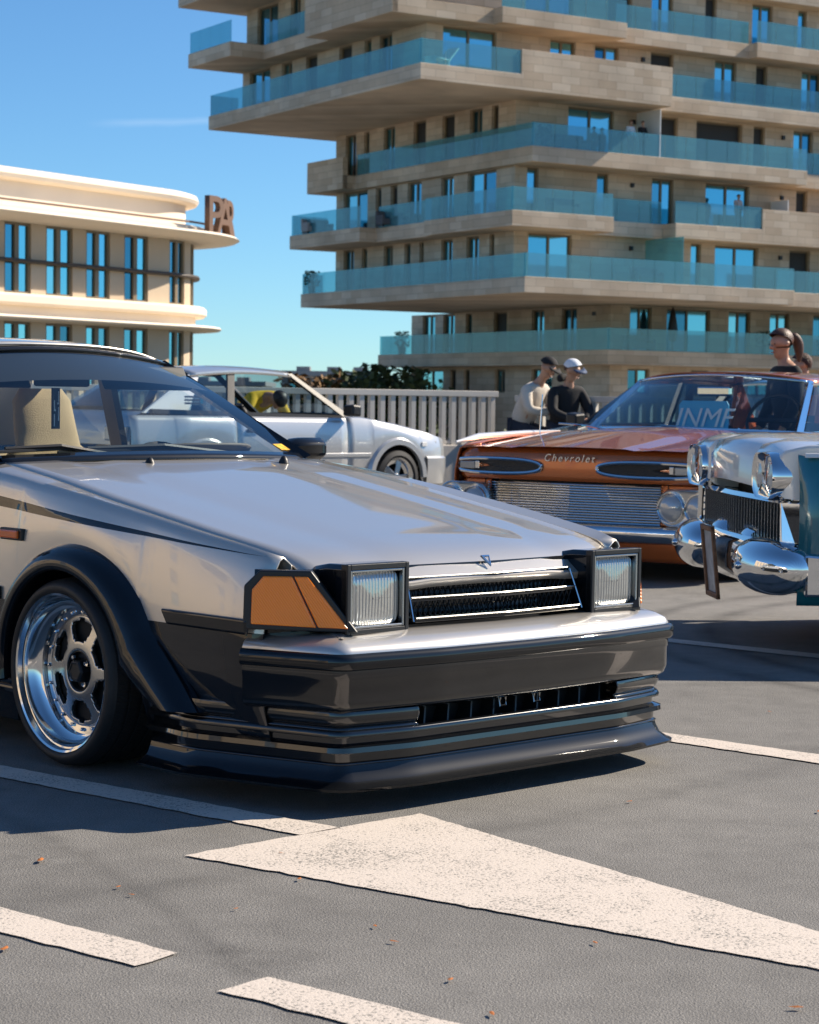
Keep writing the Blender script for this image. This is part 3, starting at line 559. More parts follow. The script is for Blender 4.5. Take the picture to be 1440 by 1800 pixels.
for sg in (-1, 1):
    for nm, a, b, r0 in (('fender', -.585, .835, 0), ('door', -1.80, -.592, 3), ('rear_quarter', -3.55, -1.807, 3)):
        v, f = grid([side_rows(x, sg)[r0:] for x in xs_between(a, b)]); o = mk(nm, v, f, M['silver'], hero, smooth=True, solid=.006, ang=32)
        if nm == 'door': MB().box(-1.62, -1.47, sg * .789, sg * .806, .70, .735).mk('door_handle', M['trim'], o, bev=.004)
# hood
rows = []
for x in frange(-.60, .925, 40):
    yy = interp(yh, x) - .010 - (max(0, x - .80) * .10); zz = interp(zt, x); r = []
    for w in frange(-1, 1, 21):
        bow = .035 * (1 - w * w) if x > .6 else 0
        k = max(0, (x - .6) / .325); r.append((x + .045 * (1 - w * w) * k - .03 * k * abs(w) ** 6, w * yy, zz - .012 * w * w - .004 * (1 if abs(abs(w) - .55) < .06 else 0)))
    rows.append(r)
rows.append([(p[0] - .004, p[1], p[2] - .018) for p in rows[-1]])
v, f = grid(rows); hood = mk('hood', v, f, M['silver'], hero, smooth=True, solid=.006, ang=50)
e = MB()
for a in range(3):
    A = [(-.028, .030), (.028, .030), (.004, -.034)]; B_ = [(-.012, .021), (.019, .021), (.004, -.013)]
    p, q = A[a], A[(a + 1) % 3]; p2, q2 = B_[a], B_[(a + 1) % 3]
    e.slab([(0, .62 * a_[0], .62 * a_[1]) for a_ in (p, q, q2, p2)], (.006, 0, 0))
o = e.mk('emblem', M['chrome'], hero, bev=.001); o.location = (.938, 0, .640); o.rotation_euler = (0, rad(-40), 0)
for sy in (-.16, .42):
    MB().lathe([(0, .022), (.009, .018), (.016, .006), (.02, -.006)], 'z', 10, (-.50, sy, interp(zt, -.5) + .0)).mk('washer_jet', M['trim'], hero, smooth=True)
# dark nose panel, inner wheel wells, floor
v, f = sweep(rpath(mirror_y([(.80, -.752), (.90, -.66), (.925, -.40), (.95, 0)]), .08), [(-.02, .640), (-.012, .60), (-.02, .45), (-.2, .44)]); mk('nose_panel', v, f, M['black'], hero)
MB().box(-.42, .42, -.56, .56, .2, .60).box(-3.5, -.42, -.66, .66, .19, .30).mk('floor_pan', M['dark'], hero)
for sg in (-1, 1):
    for a in AX:
        w = MB().lathe([(.335, 0), (.335, .24)], 'y', 24, (a, -.77 if sg < 0 else .53, ZC + .02), 0, math.pi); w.box(a - .36, a + .36, sg * .5 - .01, sg * .5 + .01, .17, .62); w.mk('wheel_well', M['dark'], hero)
# grille
gl = MB(); 
for x, z, h_ in ((.952, .603, .010), (.975, .548, .011), (.995, .492, .012)): gl.slab([(x - .05, -.345, z - h_ / 2), (x, -.335, z - h_ / 2), (x + .02, 0, z - h_ / 2), (x, .335, z - h_ / 2), (x - .05, .345, z - h_ / 2)], (0, 0, h_))
G = empty; gb = gl.mk('grille', M['black'], hero, bev=.002)
for x, z in ((.956, .6095), (.979, .5545), (.999, .4995)):
    MB().tube([(x, -.335, z), (x + .020, 0, z), (x, .335, z)], .0022, 6).mk('grille_trim', M['alud'], gb)
for sg in (-1, 1): MB().tube([(.957, sg * .335, .605), (1.0, sg * .345, .49)], .003, 6).mk('grille_trim', M['chrome'], gb)
hm = MB()
for z0, x0 in ((.553, .95), (.499, .968)):
    n = 34
    for i in range(n):
        ya = lerp(-.33, .33, i / n); yb = lerp(-.33, .33, (i + 1) / n)
        for za, zb_ in ((z0, z0 + .022), (z0 + .044, z0 + .022)):
            hm.tube([(x0, ya, za), (x0, (ya + yb) / 2, zb_), (x0, yb, za)], .0022, 4, False)
hm.mk('grille_mesh', M['trim'], gb)
# bumper: silver cap, rub strip, black cover, valance and lip
bp = rpath([(.795, -.785), (1.075, -.672), (1.112, -.35), (1.122, 0)], .035)[:-1] + [(1.122, 0)]
BP = mirror_y(bp)
v, f = sweep(BP, [(-.16, .475), (-.10, .472), (-.045, .462), (-.012, .446), (-.002, .432), (-.002, .415)]); mk('bumper_cap', v, f, mat('silver bumper paint', (.62, .59, .55), .33, .62, 1), hero, smooth=True, solid=.004, ang=60)
v, f = sweep(BP, [(-.01, .432), (.010, .428), (.016, .418), (.016, .394), (.010, .386), (-.01, .383)]); mk('rub_strip', v, f, M['black'], hero, smooth=True, ang=60)
v, f = sweep(BP, [(-.01, .415), (0, .392), (.0, .36), (-.003, .357), (-.003, .30), (-.012, .278), (-.03, .268), (-.10, .266)]); mk('bumper_cover', v, f, M['gloss'], hero, smooth=True, ang=50)
def sub(path, y0, y1): return [p for p in path if y0 - 1e-6 <= p[1] <= y1 + 1e-6]
vp = rpath([(.40, -.80), (.60, -.80), (1.05, -.655), (1.088, -.43), (1.088, 0)], .04)[:-1] + [(1.09, 0)]
VP = mirror_y(vp)
lower = [(.0, .222), (.006, .214), (.006, .206), (-.014, .200), (-.014, .184), (.012, .176), (.014, .164), (-.008, .158), (-.010, .135), (.0, .130)]
full = [(-.04, .272), (.0, .270), (.004, .255), (-.002, .238), (-.012, .230)] + lower
v, f = sweep(VP, lower); mk('valance', v, f, M['gloss'], hero, smooth=True, solid=.003, ang=45)
for sg in (-1, 1):
    pth = [p for p in VP if (p[1] * sg > .40)]
    pth = ([(p[0], p[1]) for p in pth] + [(1.0885, sg * .405)]) if sg < 0 else ([(1.0885, sg * .405)] + pth)
    v, f = sweep(pth, full[:6]); mk('valance_end', v, f, M['gloss'], hero, smooth=True, solid=.003, ang=45)
v, f = sweep(VP, [(-.03, .134), (-.004, .129), (.0, .116), (.010, .094), (.034, .078), (.050, .072), (.048, .065), (.01, .066), (-.12, .075)]); mk('front_lip', v, f, M['black'], hero, smooth=True, ang=50)
MB().box(.98, 1.0, -.46, .46, .19, .30).mk('intake_back', M['dark'], hero)
ib = MB()
for y in frange(-.36, .36, 9): ib.slab([(1.0, y, .205), (1.06, y, .205), (1.035, y + .03, .285), (1.0, y + .03, .285)], (0, .006, 0))
ib.mk('intake_rib', M['trim'], hero)
for y in (-.055, .085): MB().tube([(1.062, y, .275), (1.066, y - .012, .262), (1.066, y - .012, .240), (1.066, y + .012, .240), (1.066, y + .012, .262), (1.062, y, .275)], .004, 6).mk('plate_clip', M['alud'], hero)
# sill skirts
for sg in (-1, 1):
    MB().slab([(-2.27, sg * .775, .09), (-.33, sg * .775, .09), (-.33, sg * .79, .2), (-2.27, sg * .79, .2)], (0, -sg * .04, 0)).mk('sill_skirt', M['black'], hero, bev=.008)
# arch flares
def flare(ax, sg, front):
    inn = []; out = []
    for q in range(39):
        a = rad(lerp(10 if front else -8, 190, q / 38)); b = rad(lerp(24 if front else -8, 190, q / 38))
        inn.append((ax + .300 * math.cos(a), ZC + .300 * math.sin(a) + .004)); out.append((ax + .388 * math.cos(b), ZC + .384 * math.sin(b)))
    if front:
        inn = [(ax + .515, .236), (ax + .440, .262), (ax + .375, .300)] + [(x + max(0, x - ax) * .10, z) for x, z in inn]; out = [(ax + .640, .236), (ax + .550, .312), (ax + .465, .385)] + [(x + max(0, x - ax) * .10, z) for x, z in out]
    rows = []
    for (ix, iz), (ox, oz) in zip(inn, out):
        rows.append([(lerp(ix, ox, t), sg * y, lerp(iz, oz, t)) for t, y in ((.06, .74), (-.01, .842), (.03, .856), (.12, .862), (.45, .858), (.75, .838), (.92, .808), (1.0, .781))])
    v, f = grid(rows); mk('arch_flare', v, f, M['black'], hero, smooth=True, ang=70)
for sg in (-1, 1): flare(AX[0], sg, True); flare(AX[1], sg, False)
# side moulding and marker lamps
for sg in (-1, 1):
    MB().slab([(.47, sg * .786, .466), (.815, sg * .776, .466), (.815, sg * .776, .508), (.44, sg * .786, .508)], (0, sg * .016, 0)).mk('side_moulding', M['black'], hero, bev=.007, seg=3)
    MB().slab([(-2.22, sg * .79, .466), (-.40, sg * .79, .466), (-.40, sg * .79, .508), (-2.22, sg * .79, .508)], (0, sg * .014, 0)).mk('side_moulding', M['black'], hero, bev=.007, seg=3)
    o = MB().box(-.40, -.275, min(sg * .785, sg * .802), max(sg * .785, sg * .802), .655, .692).mk('side_marker', M['trim'], hero, bev=.004)
    MB().box(-.392, -.290, min(sg * .80, sg * .811), max(sg * .80, sg * .811), .661, .686).mk('lens', M['amber'], o, bev=.004)
# corner lamps
def ribbed_amber():
    m = mat('ribbed amber lens', (.85, .14, .006), .1, 0, 1, spec=.6); N, L = nodes(m); b = N['Principled BSDF']; t = N.new('ShaderNodeTexCoord'); w = N.new('ShaderNodeTexWave'); w.inputs['Scale'].default_value = 60; w.bands_direction = 'DIAGONAL'
    L.new(t.outputs['Object'], w.inputs['Vector']); bp_ = N.new('ShaderNodeBump'); bp_.inputs['Strength'].default_value = .25; bp_.inputs['Distance'].default_value = .002; L.new(w.outputs['Fac'], bp_.inputs['Height']); L.new(bp_.outputs[0], b.inputs['Normal'])
    mx = N.new('ShaderNodeMixRGB'); mx.inputs[1].default_value = (1.0, .20, .0, 1); mx.inputs[2].default_value = (1.0, .27, .0, 1); L.new(w.outputs['Fac'], mx.inputs[0]); L.new(mx.outputs[0], b.inputs['Base Color']); return m
M['ribamber'] = ribbed_amber()
for sg in (-1, 1):
    Ap = Vector((.815, sg * .778)); Bp = Vector((1.015, sg * .585)); n = Vector((Bp.y - Ap.y, -(Bp.x - Ap.x))).normalized() * (-sg) * -1
    n = Vector((.69, sg * .72))
    def q(a, z, o): p = Ap + (Bp - Ap) * a + n * o; return (p.x, p.y, z)
    outl = [(-.06, .482), (1.06, .478), (.60, .642), (.10, .642), (-.05, .60)]
    h_ = MB().slab([q(a, z, -.03) for a, z in outl], (n.x * .036, n.y * .036, 0)).mk('corner_lamp', M['trim'], hero, bev=.004)
    MB().slab([q(a, z, .0) for a, z in [(.02, .497), (.66, .490), (.42, .627), (.14, .627), (.03, .59)]], (n.x * .014, n.y * .014, 0)).mk('lens', M['ribamber'], h_, bev=.004)
    MB().slab([q(a, z, .0) for a, z in [(.675, .490), (.97, .488), (.57, .627), (.435, .627)]], (n.x * .013, n.y * .013, 0)).mk('lens', M['ribamber'], h_, bev=.004)
# pop-up lamps
lensm = mat('fluted lamp glass', (.50, .51, .49), .08, .6, 1); N, L = nodes(lensm); t = N.new('ShaderNodeTexCoord'); w = N.new('ShaderNodeTexWave'); w.inputs['Scale'].default_value = 28; w.bands_direction = 'Y'; w.inputs['Distortion'].default_value = .6; L.new(t.outputs['Object'], w.inputs['Vector'])
bpn = N.new('ShaderNodeBump'); bpn.inputs['Strength'].default_value = .7; bpn.inputs['Distance'].default_value = .004; L.new(w.outputs['Fac'], bpn.inputs['Height']); L.new(bpn.outputs[0], N['Principled BSDF'].inputs['Normal'])
for sg in (-1, 1):
    y0, y1 = sorted((sg * .375, sg * .60)); rows = []
    for x, zt_, zb_, ins in ((.80, .628, .56, .02), (.86, .648, .50, .006), (.92, .658, .475, 0), (1.005, .660, .470, 0)):
        rows.append([(x, y0 + ins, zb_), (x, y1 - ins, zb_), (x, y1 - ins, zt_ - .012), (x, y1 - ins - .012, zt_), (x, y0 + ins + .012, zt_), (x, y0 + ins, zt_ - .012)])
    v, f = grid(rows, False, True); f.append(tuple(range(6)))
    pod = mk('headlamp_pod', v, f, M['black'], hero, smooth=True, bev=.003, ang=35)
    fr = MB(); b_ = .013
    for (ya, yb, za, zb_) in ((y0, y0 + b_, .470, .660), (y1 - b_, y1, .470, .660), (y0 + b_, y1 - b_, .645, .660), (y0 + b_, y1 - b_, .470, .484)): fr.box(.985, 1.012, ya, yb, za, zb_)
    fr.mk('bezel', M['trim'], pod, bev=.002)
    fr = MB(); c_ = b_ + .001; d_ = .007
    for (ya, yb, za, zb_) in ((y0 + c_, y0 + c_ + d_, .485, .644), (y1 - c_ - d_, y1 - c_, .485, .644), (y0 + c_ + d_, y1 - c_ - d_, .637, .644), (y0 + c_ + d_, y1 - c_ - d_, .485, .492)): fr.box(.99, 1.009, ya, yb, za, zb_)
    fr.mk('bezel_trim', M['alud'], pod, bev=.002)
    MB().box(.955, .972, y0 + .01, y1 - .01, .475, .655).mk('reflector_box', M['trim'], pod)
    yc_ = (y0 + y1) / 2; rows = []
    for k, (sx, ins) in enumerate(((.975, 0), (.990, .001), (.997, .006), (1.001, .03), (1.003, .08))):
        hw = .091 - ins; hh = .077 - ins; ring_ = []
        for i in range(32):
            a = 2 * math.pi * i / 32; c, s_ = math.cos(a), math.sin(a); e_ = .32
            ring_.append((sx, yc_ + hw * math.copysign(abs(c) ** e_, c), .564 + hh * math.copysign(abs(s_) ** e_, s_)))
        rows.append(ring_)
    v, f = grid(rows, False, True); f.append(tuple(len(v) - 32 + i for i in range(32))); mk('lens', v, f, lensm, pod, smooth=True, ang=60)
# wheels
def tread_mat():
    m = mat('tyre tread', (.014, .014, .015), .62); N, L = nodes(m); b = N['Principled BSDF']; t = N.new('ShaderNodeTexCoord'); s = N.new('ShaderNodeSeparateXYZ'); L.new(t.outputs['Object'], s.inputs[0])
    at = N.new('ShaderNodeMath'); at.operation = 'ARCTAN2'; L.new(s.outputs[0], at.inputs[0]); L.new(s.outputs[2], at.inputs[1])
    c = N.new('ShaderNodeCombineXYZ'); L.new(at.outputs[0], c.inputs[0]); L.new(s.outputs[1], c.inputs[1]); mp = N.new('ShaderNodeMapping'); mp.inputs['Scale'].default_value = (1, 3.0, 1); mp.inputs['Rotation'].default_value = (0, 0, .35); L.new(c.outputs[0], mp.inputs[0])
    w = N.new('ShaderNodeTexWave'); w.inputs['Scale'].default_value = 9; w.inputs['Distortion'].default_value = .8; w.inputs['Detail'].default_value = 1; L.new(mp.outputs[0], w.inputs['Vector']); r = N.new('ShaderNodeMapRange'); r.inputs[1].default_value = .1; r.inputs[2].default_value = .22; L.new(w.outputs['Fac'], r.inputs[0])
    bp_ = N.new('ShaderNodeBump'); bp_.inputs['Strength'].default_value = 1; bp_.inputs['Distance'].default_value = .006; L.new(r.outputs[0], bp_.inputs['Height']); L.new(bp_.outputs[0], b.inputs['Normal']); return m
M['tread'] = tread_mat()
def wheel_proto(root, sg, ax, yo):
    """yo = lateral of outer tyre wall; outward direction is -y in local wheel space"""
    w = bpy.data.objects.new('wheel', None)
    R = .281; t = MB().lathe([(.232, .012), (.240, -.004), (.252, -.008), (.262, -.004), (.270, .006), (.2755, .016)], 'y', 72); 
    tyre = t.mk('wheel', M['rubber'], root, smooth=True, ang=60)
    tyre.location = (ax, sg * yo, ZC); tyre.rotation_euler = (0, 0, 0 if sg < 0 else math.pi)
    pr = [(.2755, .016)]
    for g0 in (.055, .100, .150, .195): pr += [(.2805, g0 - .006), (.2740, g0 - .005), (.2740, g0 + .005), (.2805, g0 + .006)]
    pr += [(.278, .235), (.268, .248), (.232, .245)]
    MB().lathe(pr, 'y', 72).mk('tyre', M['tread'], tyre, smooth=True, ang=25)
    MB().lathe([(.226, .014), (.230, .0), (.236, -.003), (.2385, .003), (.237, .012), (.233, .014), (.222, .018), (.216, .045), (.205, .058), (.192, .064), (.190, .082), (.160, .088), (.158, .20)], 'y', 72).mk('rim', M['alu'], tyre, smooth=True, ang=35)
    # centre disc with six windows
    nr, nt = 13, 144; rs = frange(.062, .166, nr); vv = []; ff = []
    for r_ in rs:
        for k in range(nt): a = 2 * math.pi * k / nt; vv.append((r_ * math.cos(a), .080 + .010 * math.cos((r_ - .062) / .104 * math.pi) * -.6, r_ * math.sin(a)))
    for i in range(nr - 1):
        rm = (rs[i] + rs[i + 1]) / 2
        for k in range(nt):
            a = (k + .5) / nt * 6; fr_ = abs(a - math.floor(a) - .5); half = interp([(.084, 0), (.090, .24), (.102, .35), (.140, .36), (.150, .28), (.154, 0)], rm) if .084 < rm < .155 else 0
            if fr_ < half: continue
            ff.append((i * nt + k, i * nt + (k + 1) % nt, (i + 1) * nt + (k + 1) % nt, (i + 1) * nt + k))
    mk('rim_centre', vv, ff, M['alud'], tyre, smooth=True, solid=.016, bev=.002, ang=40)
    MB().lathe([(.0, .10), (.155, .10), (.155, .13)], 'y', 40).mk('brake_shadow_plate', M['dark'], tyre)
    MB().lathe([(.066, .09), (.064, .072), (.058, .070), (.056, .088), (.0, .088)], 'y', 40).mk('hub_recess', M['trim'], tyre, smooth=True, ang=40)
    MB().lathe([(.036, .09), (.036, .058), (.032, .052), (.027, .050), (.026, .054), (0, .054)], 'y', 6).mk('hub_cap', M['trim'], tyre, bev=.002)
    for k in range(4):
        a = k * math.pi / 2 + .6; c = (.046 * math.cos(a), 0, .046 * math.sin(a)); MB().lathe([(.0, .062), (.006, .062), (.009, .068), (.009, .09)], 'y', 6, c).mk('lug_nut', M['chrome'], tyre)
    for k in range(20):
        a = k * math.pi / 10; c = (.177 * math.cos(a), 0, .177 * math.sin(a)); MB().lathe([(0, .074), (.004, .075), (.006, .079), (.006, .09)], 'y', 6, c).mk('rim_bolt', M['chrome'], tyre)
    MB().tube([(.19, .07, .06), (.197, .045, .063)], .004, 6).mk('valve', M['chrome'], tyre)
    return tyre
for sg in (-1, 1):
    for ax in AX: wheel_proto(hero, sg, ax, .842)
# ---- greenhouse shared by the cars
def greenhouse(root, g, paint, trim, gl, sun_band=None, door_open=False):
    xf, zb, bu, yb, xt, z_t, yt, tb, cr, xr, zr, xb, zbr, yr = (g[k] for k in ('xf', 'zb', 'bulge', 'yb', 'xt', 'zt', 'yt', 'tb', 'crown', 'xr', 'zr', 'xb', 'zbr', 'yr'))
    def ws(v, w, off=0):
        k = 1 - w * w; bow = .02 * math.sin(math.pi * v)
        return (lerp(xf + bu * k, xt + tb * k, v) + bow + off, w * lerp(yb, yt, v), lerp(zb + .015 * k, z_t + cr * .8 * k, v) + bow + off * .6)
    v, f = grid([[ws(a, w) for w in frange(-.975, .975, 25)] for a in frange(.0, .985, 9)]); mk('windscreen', v, f, gl, root, smooth=True)
    if sun_band:
        v, f = grid([[ws(a, w, -.012) for w in frange(-.97, .97, 25)] for a in frange(sun_band, .985, 4)]); mk('sun_strip', v, f, M['cabin'], root, smooth=True)
    v, f = grid([[ws(a, w, .006) for w in frange(-1, 1, 25)] for a in (-.03, .025)]); mk('screen_seal', v, f, trim, root, smooth=True, solid=.01)
    v, f = grid([[ws(a, w, .004) for w in frange(-1, 1, 25)] for a in (.965, 1.0)]); mk('screen_seal', v, f, trim, root, smooth=True, solid=.01)
    rows = []
    for a in frange(0, 1, 14):
        row = []
        for w in frange(-1, 1, 21):
            k = 1 - w * w; x = lerp(xt + tb * k, xr - g.get('rb', .03) * k, a); z = lerp(z_t, zr, a) + g['arch'] * math.sin(math.pi * a) + cr * (1 - abs(w) ** 3)
            row.append((x, w * lerp(yt, yr, a), z))
        rows.append([(row[0][0], row[0][1] * 1.015, row[0][2] - .03)] + row + [(row[-1][0], row[-1][1] * 1.015, row[-1][2] - .03)])
    v, f = grid(rows); mk('roof', v, f, paint, root, smooth=True, solid=.008, ang=60)
    def rg(v_, w):
        k = 1 - w * w; return (lerp(xr - g.get('rb', .03) * k, xb - g['rbulge'] * k, v_), w * lerp(yr, yb * .97, v_), lerp(zr + cr * .8 * k, zbr + .01 * k, v_) + .02 * math.sin(math.pi * v_))
    v, f = grid([[rg(a, w) for w in frange(-.93, .93, 15)] for a in frange(.04, .96, 8)]); mk('rear_window', v, f, g.get('rgl', gl), root, smooth=True)
    for sg in (-1, 1):
        # pillars: A, B, C and the sill
        a0, a1 = Vector(ws(-.02, sg)), Vector(ws(1, sg)); d = Vector((.03, 0, .02))
        mk('a_pillar', *grid([[a0 + d, a0 + Vector((.0, -sg * .035, .0)), a0 - Vector((.06, 0, 0)), a0 - Vector((.05, -sg * .012, 0))], [a1 + d * .5, a1 + Vector((0, -sg * .03, 0)), a1 - Vector((.05, 0, .02)), a1 - Vector((.04, -sg * .01, .0))]], False, True), trim, root, smooth=True)
        r0, r1 = Vector(rg(0, sg)), Vector(rg(1, sg))
        bt = Vector((xf - .06, sg * yb, zb)); top = lambda x: Vector((x, sg * lerp(yt, yr, (x - xt) / (xr - xt)), lerp(z_t, zr, (x - xt) / (xr - xt)) + g['arch'] * math.sin(math.pi * max(0, min(1, (x - xt) / (xr - xt)))) - .035))
        bel = lambda x: Vector((x, sg * yb, lerp(zb, zbr, max(0, (xf - x) / (xf - xb)))))
        secs = g['secs']     # list of (bottom_front, bottom_rear, top_front, top_rear)
        for i, (bf, br, tf, tr) in enumerate(secs):
            if not (door_open and i == 0): mk('side_window', [bel(bf), bel(br), top(tr), top(tf)], [(0, 1, 2, 3)], g.get('sgl', gl), root)
            if i + 1 < len(secs):
                nb, nt_ = secs[i + 1][0], secs[i + 1][2]; MB().slab([bel(br) + Vector((0, sg * .004, -.02)), bel(nb) + Vector((0, sg * .004, -.02)), top(nt_) + Vector((0, sg * .004, .01)), top(tr) + Vector((0, sg * .004, .01))], (0, -sg * .03, 0)).mk('b_pillar', g.get('bmat', trim), root)
        lb, lt = secs[-1][1], secs[-1][3]
        MB().slab([bel(lb) + Vector((0, 0, -.03)), r1 + Vector((0, 0, -.03)), r0, top(lt) + Vector((0, 0, .02))], (0, -sg * .03, 0)).mk('c_pillar', paint, root, bev=.005)
        mk('window_sill', *grid([[bel(x) + Vector((0, sg * .012, -.03)), bel(x) + Vector((0, sg * .006, .012)), bel(x) + Vector((0, -sg * .03, .01)), bel(x) + Vector((0, -sg * .05, -.05))] for x in frange(xf - .02, xb + .1, 8)]), trim, root)
        mk('drip_rail', *grid([[top(x) + Vector((0, sg * .015, .005)), top(x) + Vector((0, sg * .02, .02)), top(x) + Vector((0, -sg * .01, .025))] for x in frange(xt, xr, 8)]), g.get('dmat', trim), root)
hg = dict(xf=-.675, zb=.885, bulge=.10, yb=.655, xt=-1.40, zt=1.235, yt=.545, tb=.07, crown=.055, arch=.035, xr=-2.35, zr=1.225, xb=-3.25, zbr=.90, yr=.53, rbulge=.08, secs=[(-.80, -1.78, -1.47, -1.74), (-1.86, -2.6, -1.82, -2.28)])
greenhouse(hero, hg, M['silver'], M['black'], M['glass'], sun_band=.66)
# cowl, rear deck, tail
v, f = grid([[(x + .09 * (1 - w * w), w * .70, z) for w in frange(-1, 1, 17)] for x, z in ((-.60, .880), (-.64, .868), (-.70, .880), (-.74, .80))]); mk('cowl', v, f, M['trim'], hero, smooth=True)
v, f = grid([[(x, w * .71, z - .012 * w * w) for w in frange(-1, 1, 11)] for x, z in ((-3.2, .885), (-3.4, .88), (-3.55, .85), (-3.58, .60), (-3.56, .3), (-3.5, .19))]); mk('tail_panel', v, f, M['silver'], hero, smooth=True, ang=40)
for sg in (-1, 1): MB().box(-3.60, -3.57, min(sg * .3, sg * .66), max(sg * .3, sg * .66), .62, .76).mk('tail_lamp', mat('red lens', (.4, .01, .01), .1, 0, 1), hero, bev=.005)
# mirrors
for sg in (-1, 1):
    mr_ = MB(); rows = []
    for y, s_ in ((.68, .5), (.71, .9), (.76, 1.0), (.82, 1), (.84, .85)):
        rows.append([(-.80 + .075 * s_ * c, sg * y, .915 + .042 * s_ * d) for c, d in ((-.5, -1), (.35, -1), (.7, -.5), (.7, .5), (.35, 1), (-.5, 1))])
    v, f = grid(rows, False, True); f += [tuple(range(6)), tuple(len(v) - 1 - i for i in range(6))]; o = mk('door_mirror', v, f, M['black'], hero, smooth=True, bev=.006, ang=40)
    MB().box(-.853, -.846, min(sg * .71, sg * .83), max(sg * .71, sg * .83), .885, .945).mk('mirror_glass', M['chrome'], o)
# wipers
for y0, y1 in ((.30, -.28), (-.22, -.60)):
    wp = MB().tube([(-.63, y0, .905), (-.655, (y0 + y1) / 2, .935), (-.695, y1, .925)], .008, 6)
    o = wp.mk('wiper', M['trim'], hero); MB().tube([(-.66 + .0, y0 - .10, .918), (-.665, (y0 + y1) / 2, .925), (-.69, y1 - .12, .912)], .006, 5).mk('blade', M['rubber'], o)
st_ = MB().box(-.001, .001, -.03, .03, -.022, .022).mk('windscreen_sticker', mat('yellow sticker', (.75, .42, .03), .5, vary=.5, vscale=40), hero); st_.location = (-.715, .585, .925); st_.rotation_euler = (0, rad(-62), rad(20))
# cabin
def seat(root, x, y, m_, z=.30, sc=1.0):
    o = MB().slab([(x + .25, y - .24, z), (x - .28, y - .24, z - .03), (x - .28, y + .24, z - .03), (x + .25, y + .24, z)], (0, 0, .16)).mk('seat', m_, root, bev=.05, seg=4)
    rows = []
    for h_, xo, hw, th in ((.10, -.24, .23, .07), (.25, -.28, .25, .075), (.45, -.34, .25, .07), (.56, -.38, .20, .06), (.60, -.39, .15, .05), (.66, -.41, .145, .055), (.78, -.44, .135, .05), (.83, -.45, .10, .03)):
        rows.append([(x + xo + th * math.cos(a) * sc, y + hw * math.copysign(abs(math.sin(a)) ** .6, math.sin(a)), z + h_ * sc) for a in [2 * math.pi * k / 20 for k in range(20)]])
    v, f = grid(rows, False, True); f += [tuple(range(20)), tuple(len(v) - 1 - i for i in range(20))]; mk('backrest', v, f, m_, o, smooth=True, ang=80)
for y in (-.36, .36): seat(hero, -1.64, y * 1.2, M['seat'])
MB().box(-2.5, -2.05, -.6, .6, .3, .5).box(-2.62, -2.45, -.6, .6, .45, .86).mk('rear_seat', M['seat'], hero, bev=.05)
v, f = grid([[(x + .09 * (1 - w * w), w * .66, z - .02 * w * w) for w in frange(-1, 1, 13)] for x, z in ((-.72, .865), (-.85, .895), (-1.0, .885), (-1.08, .84), (-1.05, .60), (-.9, .45))]); mk('dashboard', v, f, M['dashb'], hero, smooth=True)
v, f = grid([[(-.92 + .14 * math.cos(t) * k, .34 + .24 * math.sin(t), .88 + .055 * k * (1 - (abs(math.sin(t)) ** 4) * .3)) for t in frange(-1.57, 1.57, 13)] for k in (.2, .7, 1)]); mk('instrument_hood', v, f, M['dashb'], hero, smooth=True, solid=.01)
o = MB().add(*grid([[(0 + .0, (.18 + .014 * math.cos(b)) * math.cos(a), (.18 + .014 * math.cos(b)) * math.sin(a)) if False else ((.014 * math.sin(b)), (.18 + .014 * math.cos(b)) * math.cos(a), (.18 + .014 * math.cos(b)) * math.sin(a)) for b in frange(0, 2 * math.pi * 7 / 8, 8)] for a in frange(0, 2 * math.pi * 31 / 32, 32)], True, True)).box(-.012, .012, -.18, .18, -.02, .02).mk('steering_wheel', M['cabin'], hero, smooth=True); o.location = (-1.10, .36, .76); o.rotation_euler = (0, rad(-25), 0)
MB().box(-1.285, -1.265, -.12, .12, 1.135, 1.195).mk('rear_view_mirror', M['cabin'], hero, bev=.015)
for y in (-.36, .36): MB().slab([(-1.30, y - .2, 1.215), (-1.30, y + .2, 1.215), (-1.24, y + .2, 1.125), (-1.24, y - .2, 1.125)], (.015, 0, .006)).mk('sun_visor', M['cabin'], hero, bev=.01)
ta = MB().box(-.003, .003, -.028, .028, -.15, 0); tag_ = ta.mk('hanging_charm', mat('charm strap', (.03, .025, .035), .6), hero); tag_.location = (-1.27, -.03, 1.13); tag_.rotation_euler = (0, 0, .5)
for i, (y0, y1, z0, z1) in enumerate(((-.02, -.014, -.14, -.095), (-.02, -.008, -.085, -.078), (-.02, -.014, -.085, -.045), (.012, .018, -.12, -.07), (.006, .018, -.06, -.053), (.012, .018, -.05, -.012))): MB().box(.0032, .0045, y0, y1, z0, z1).mk('charm_print', M['screen'], tag_)
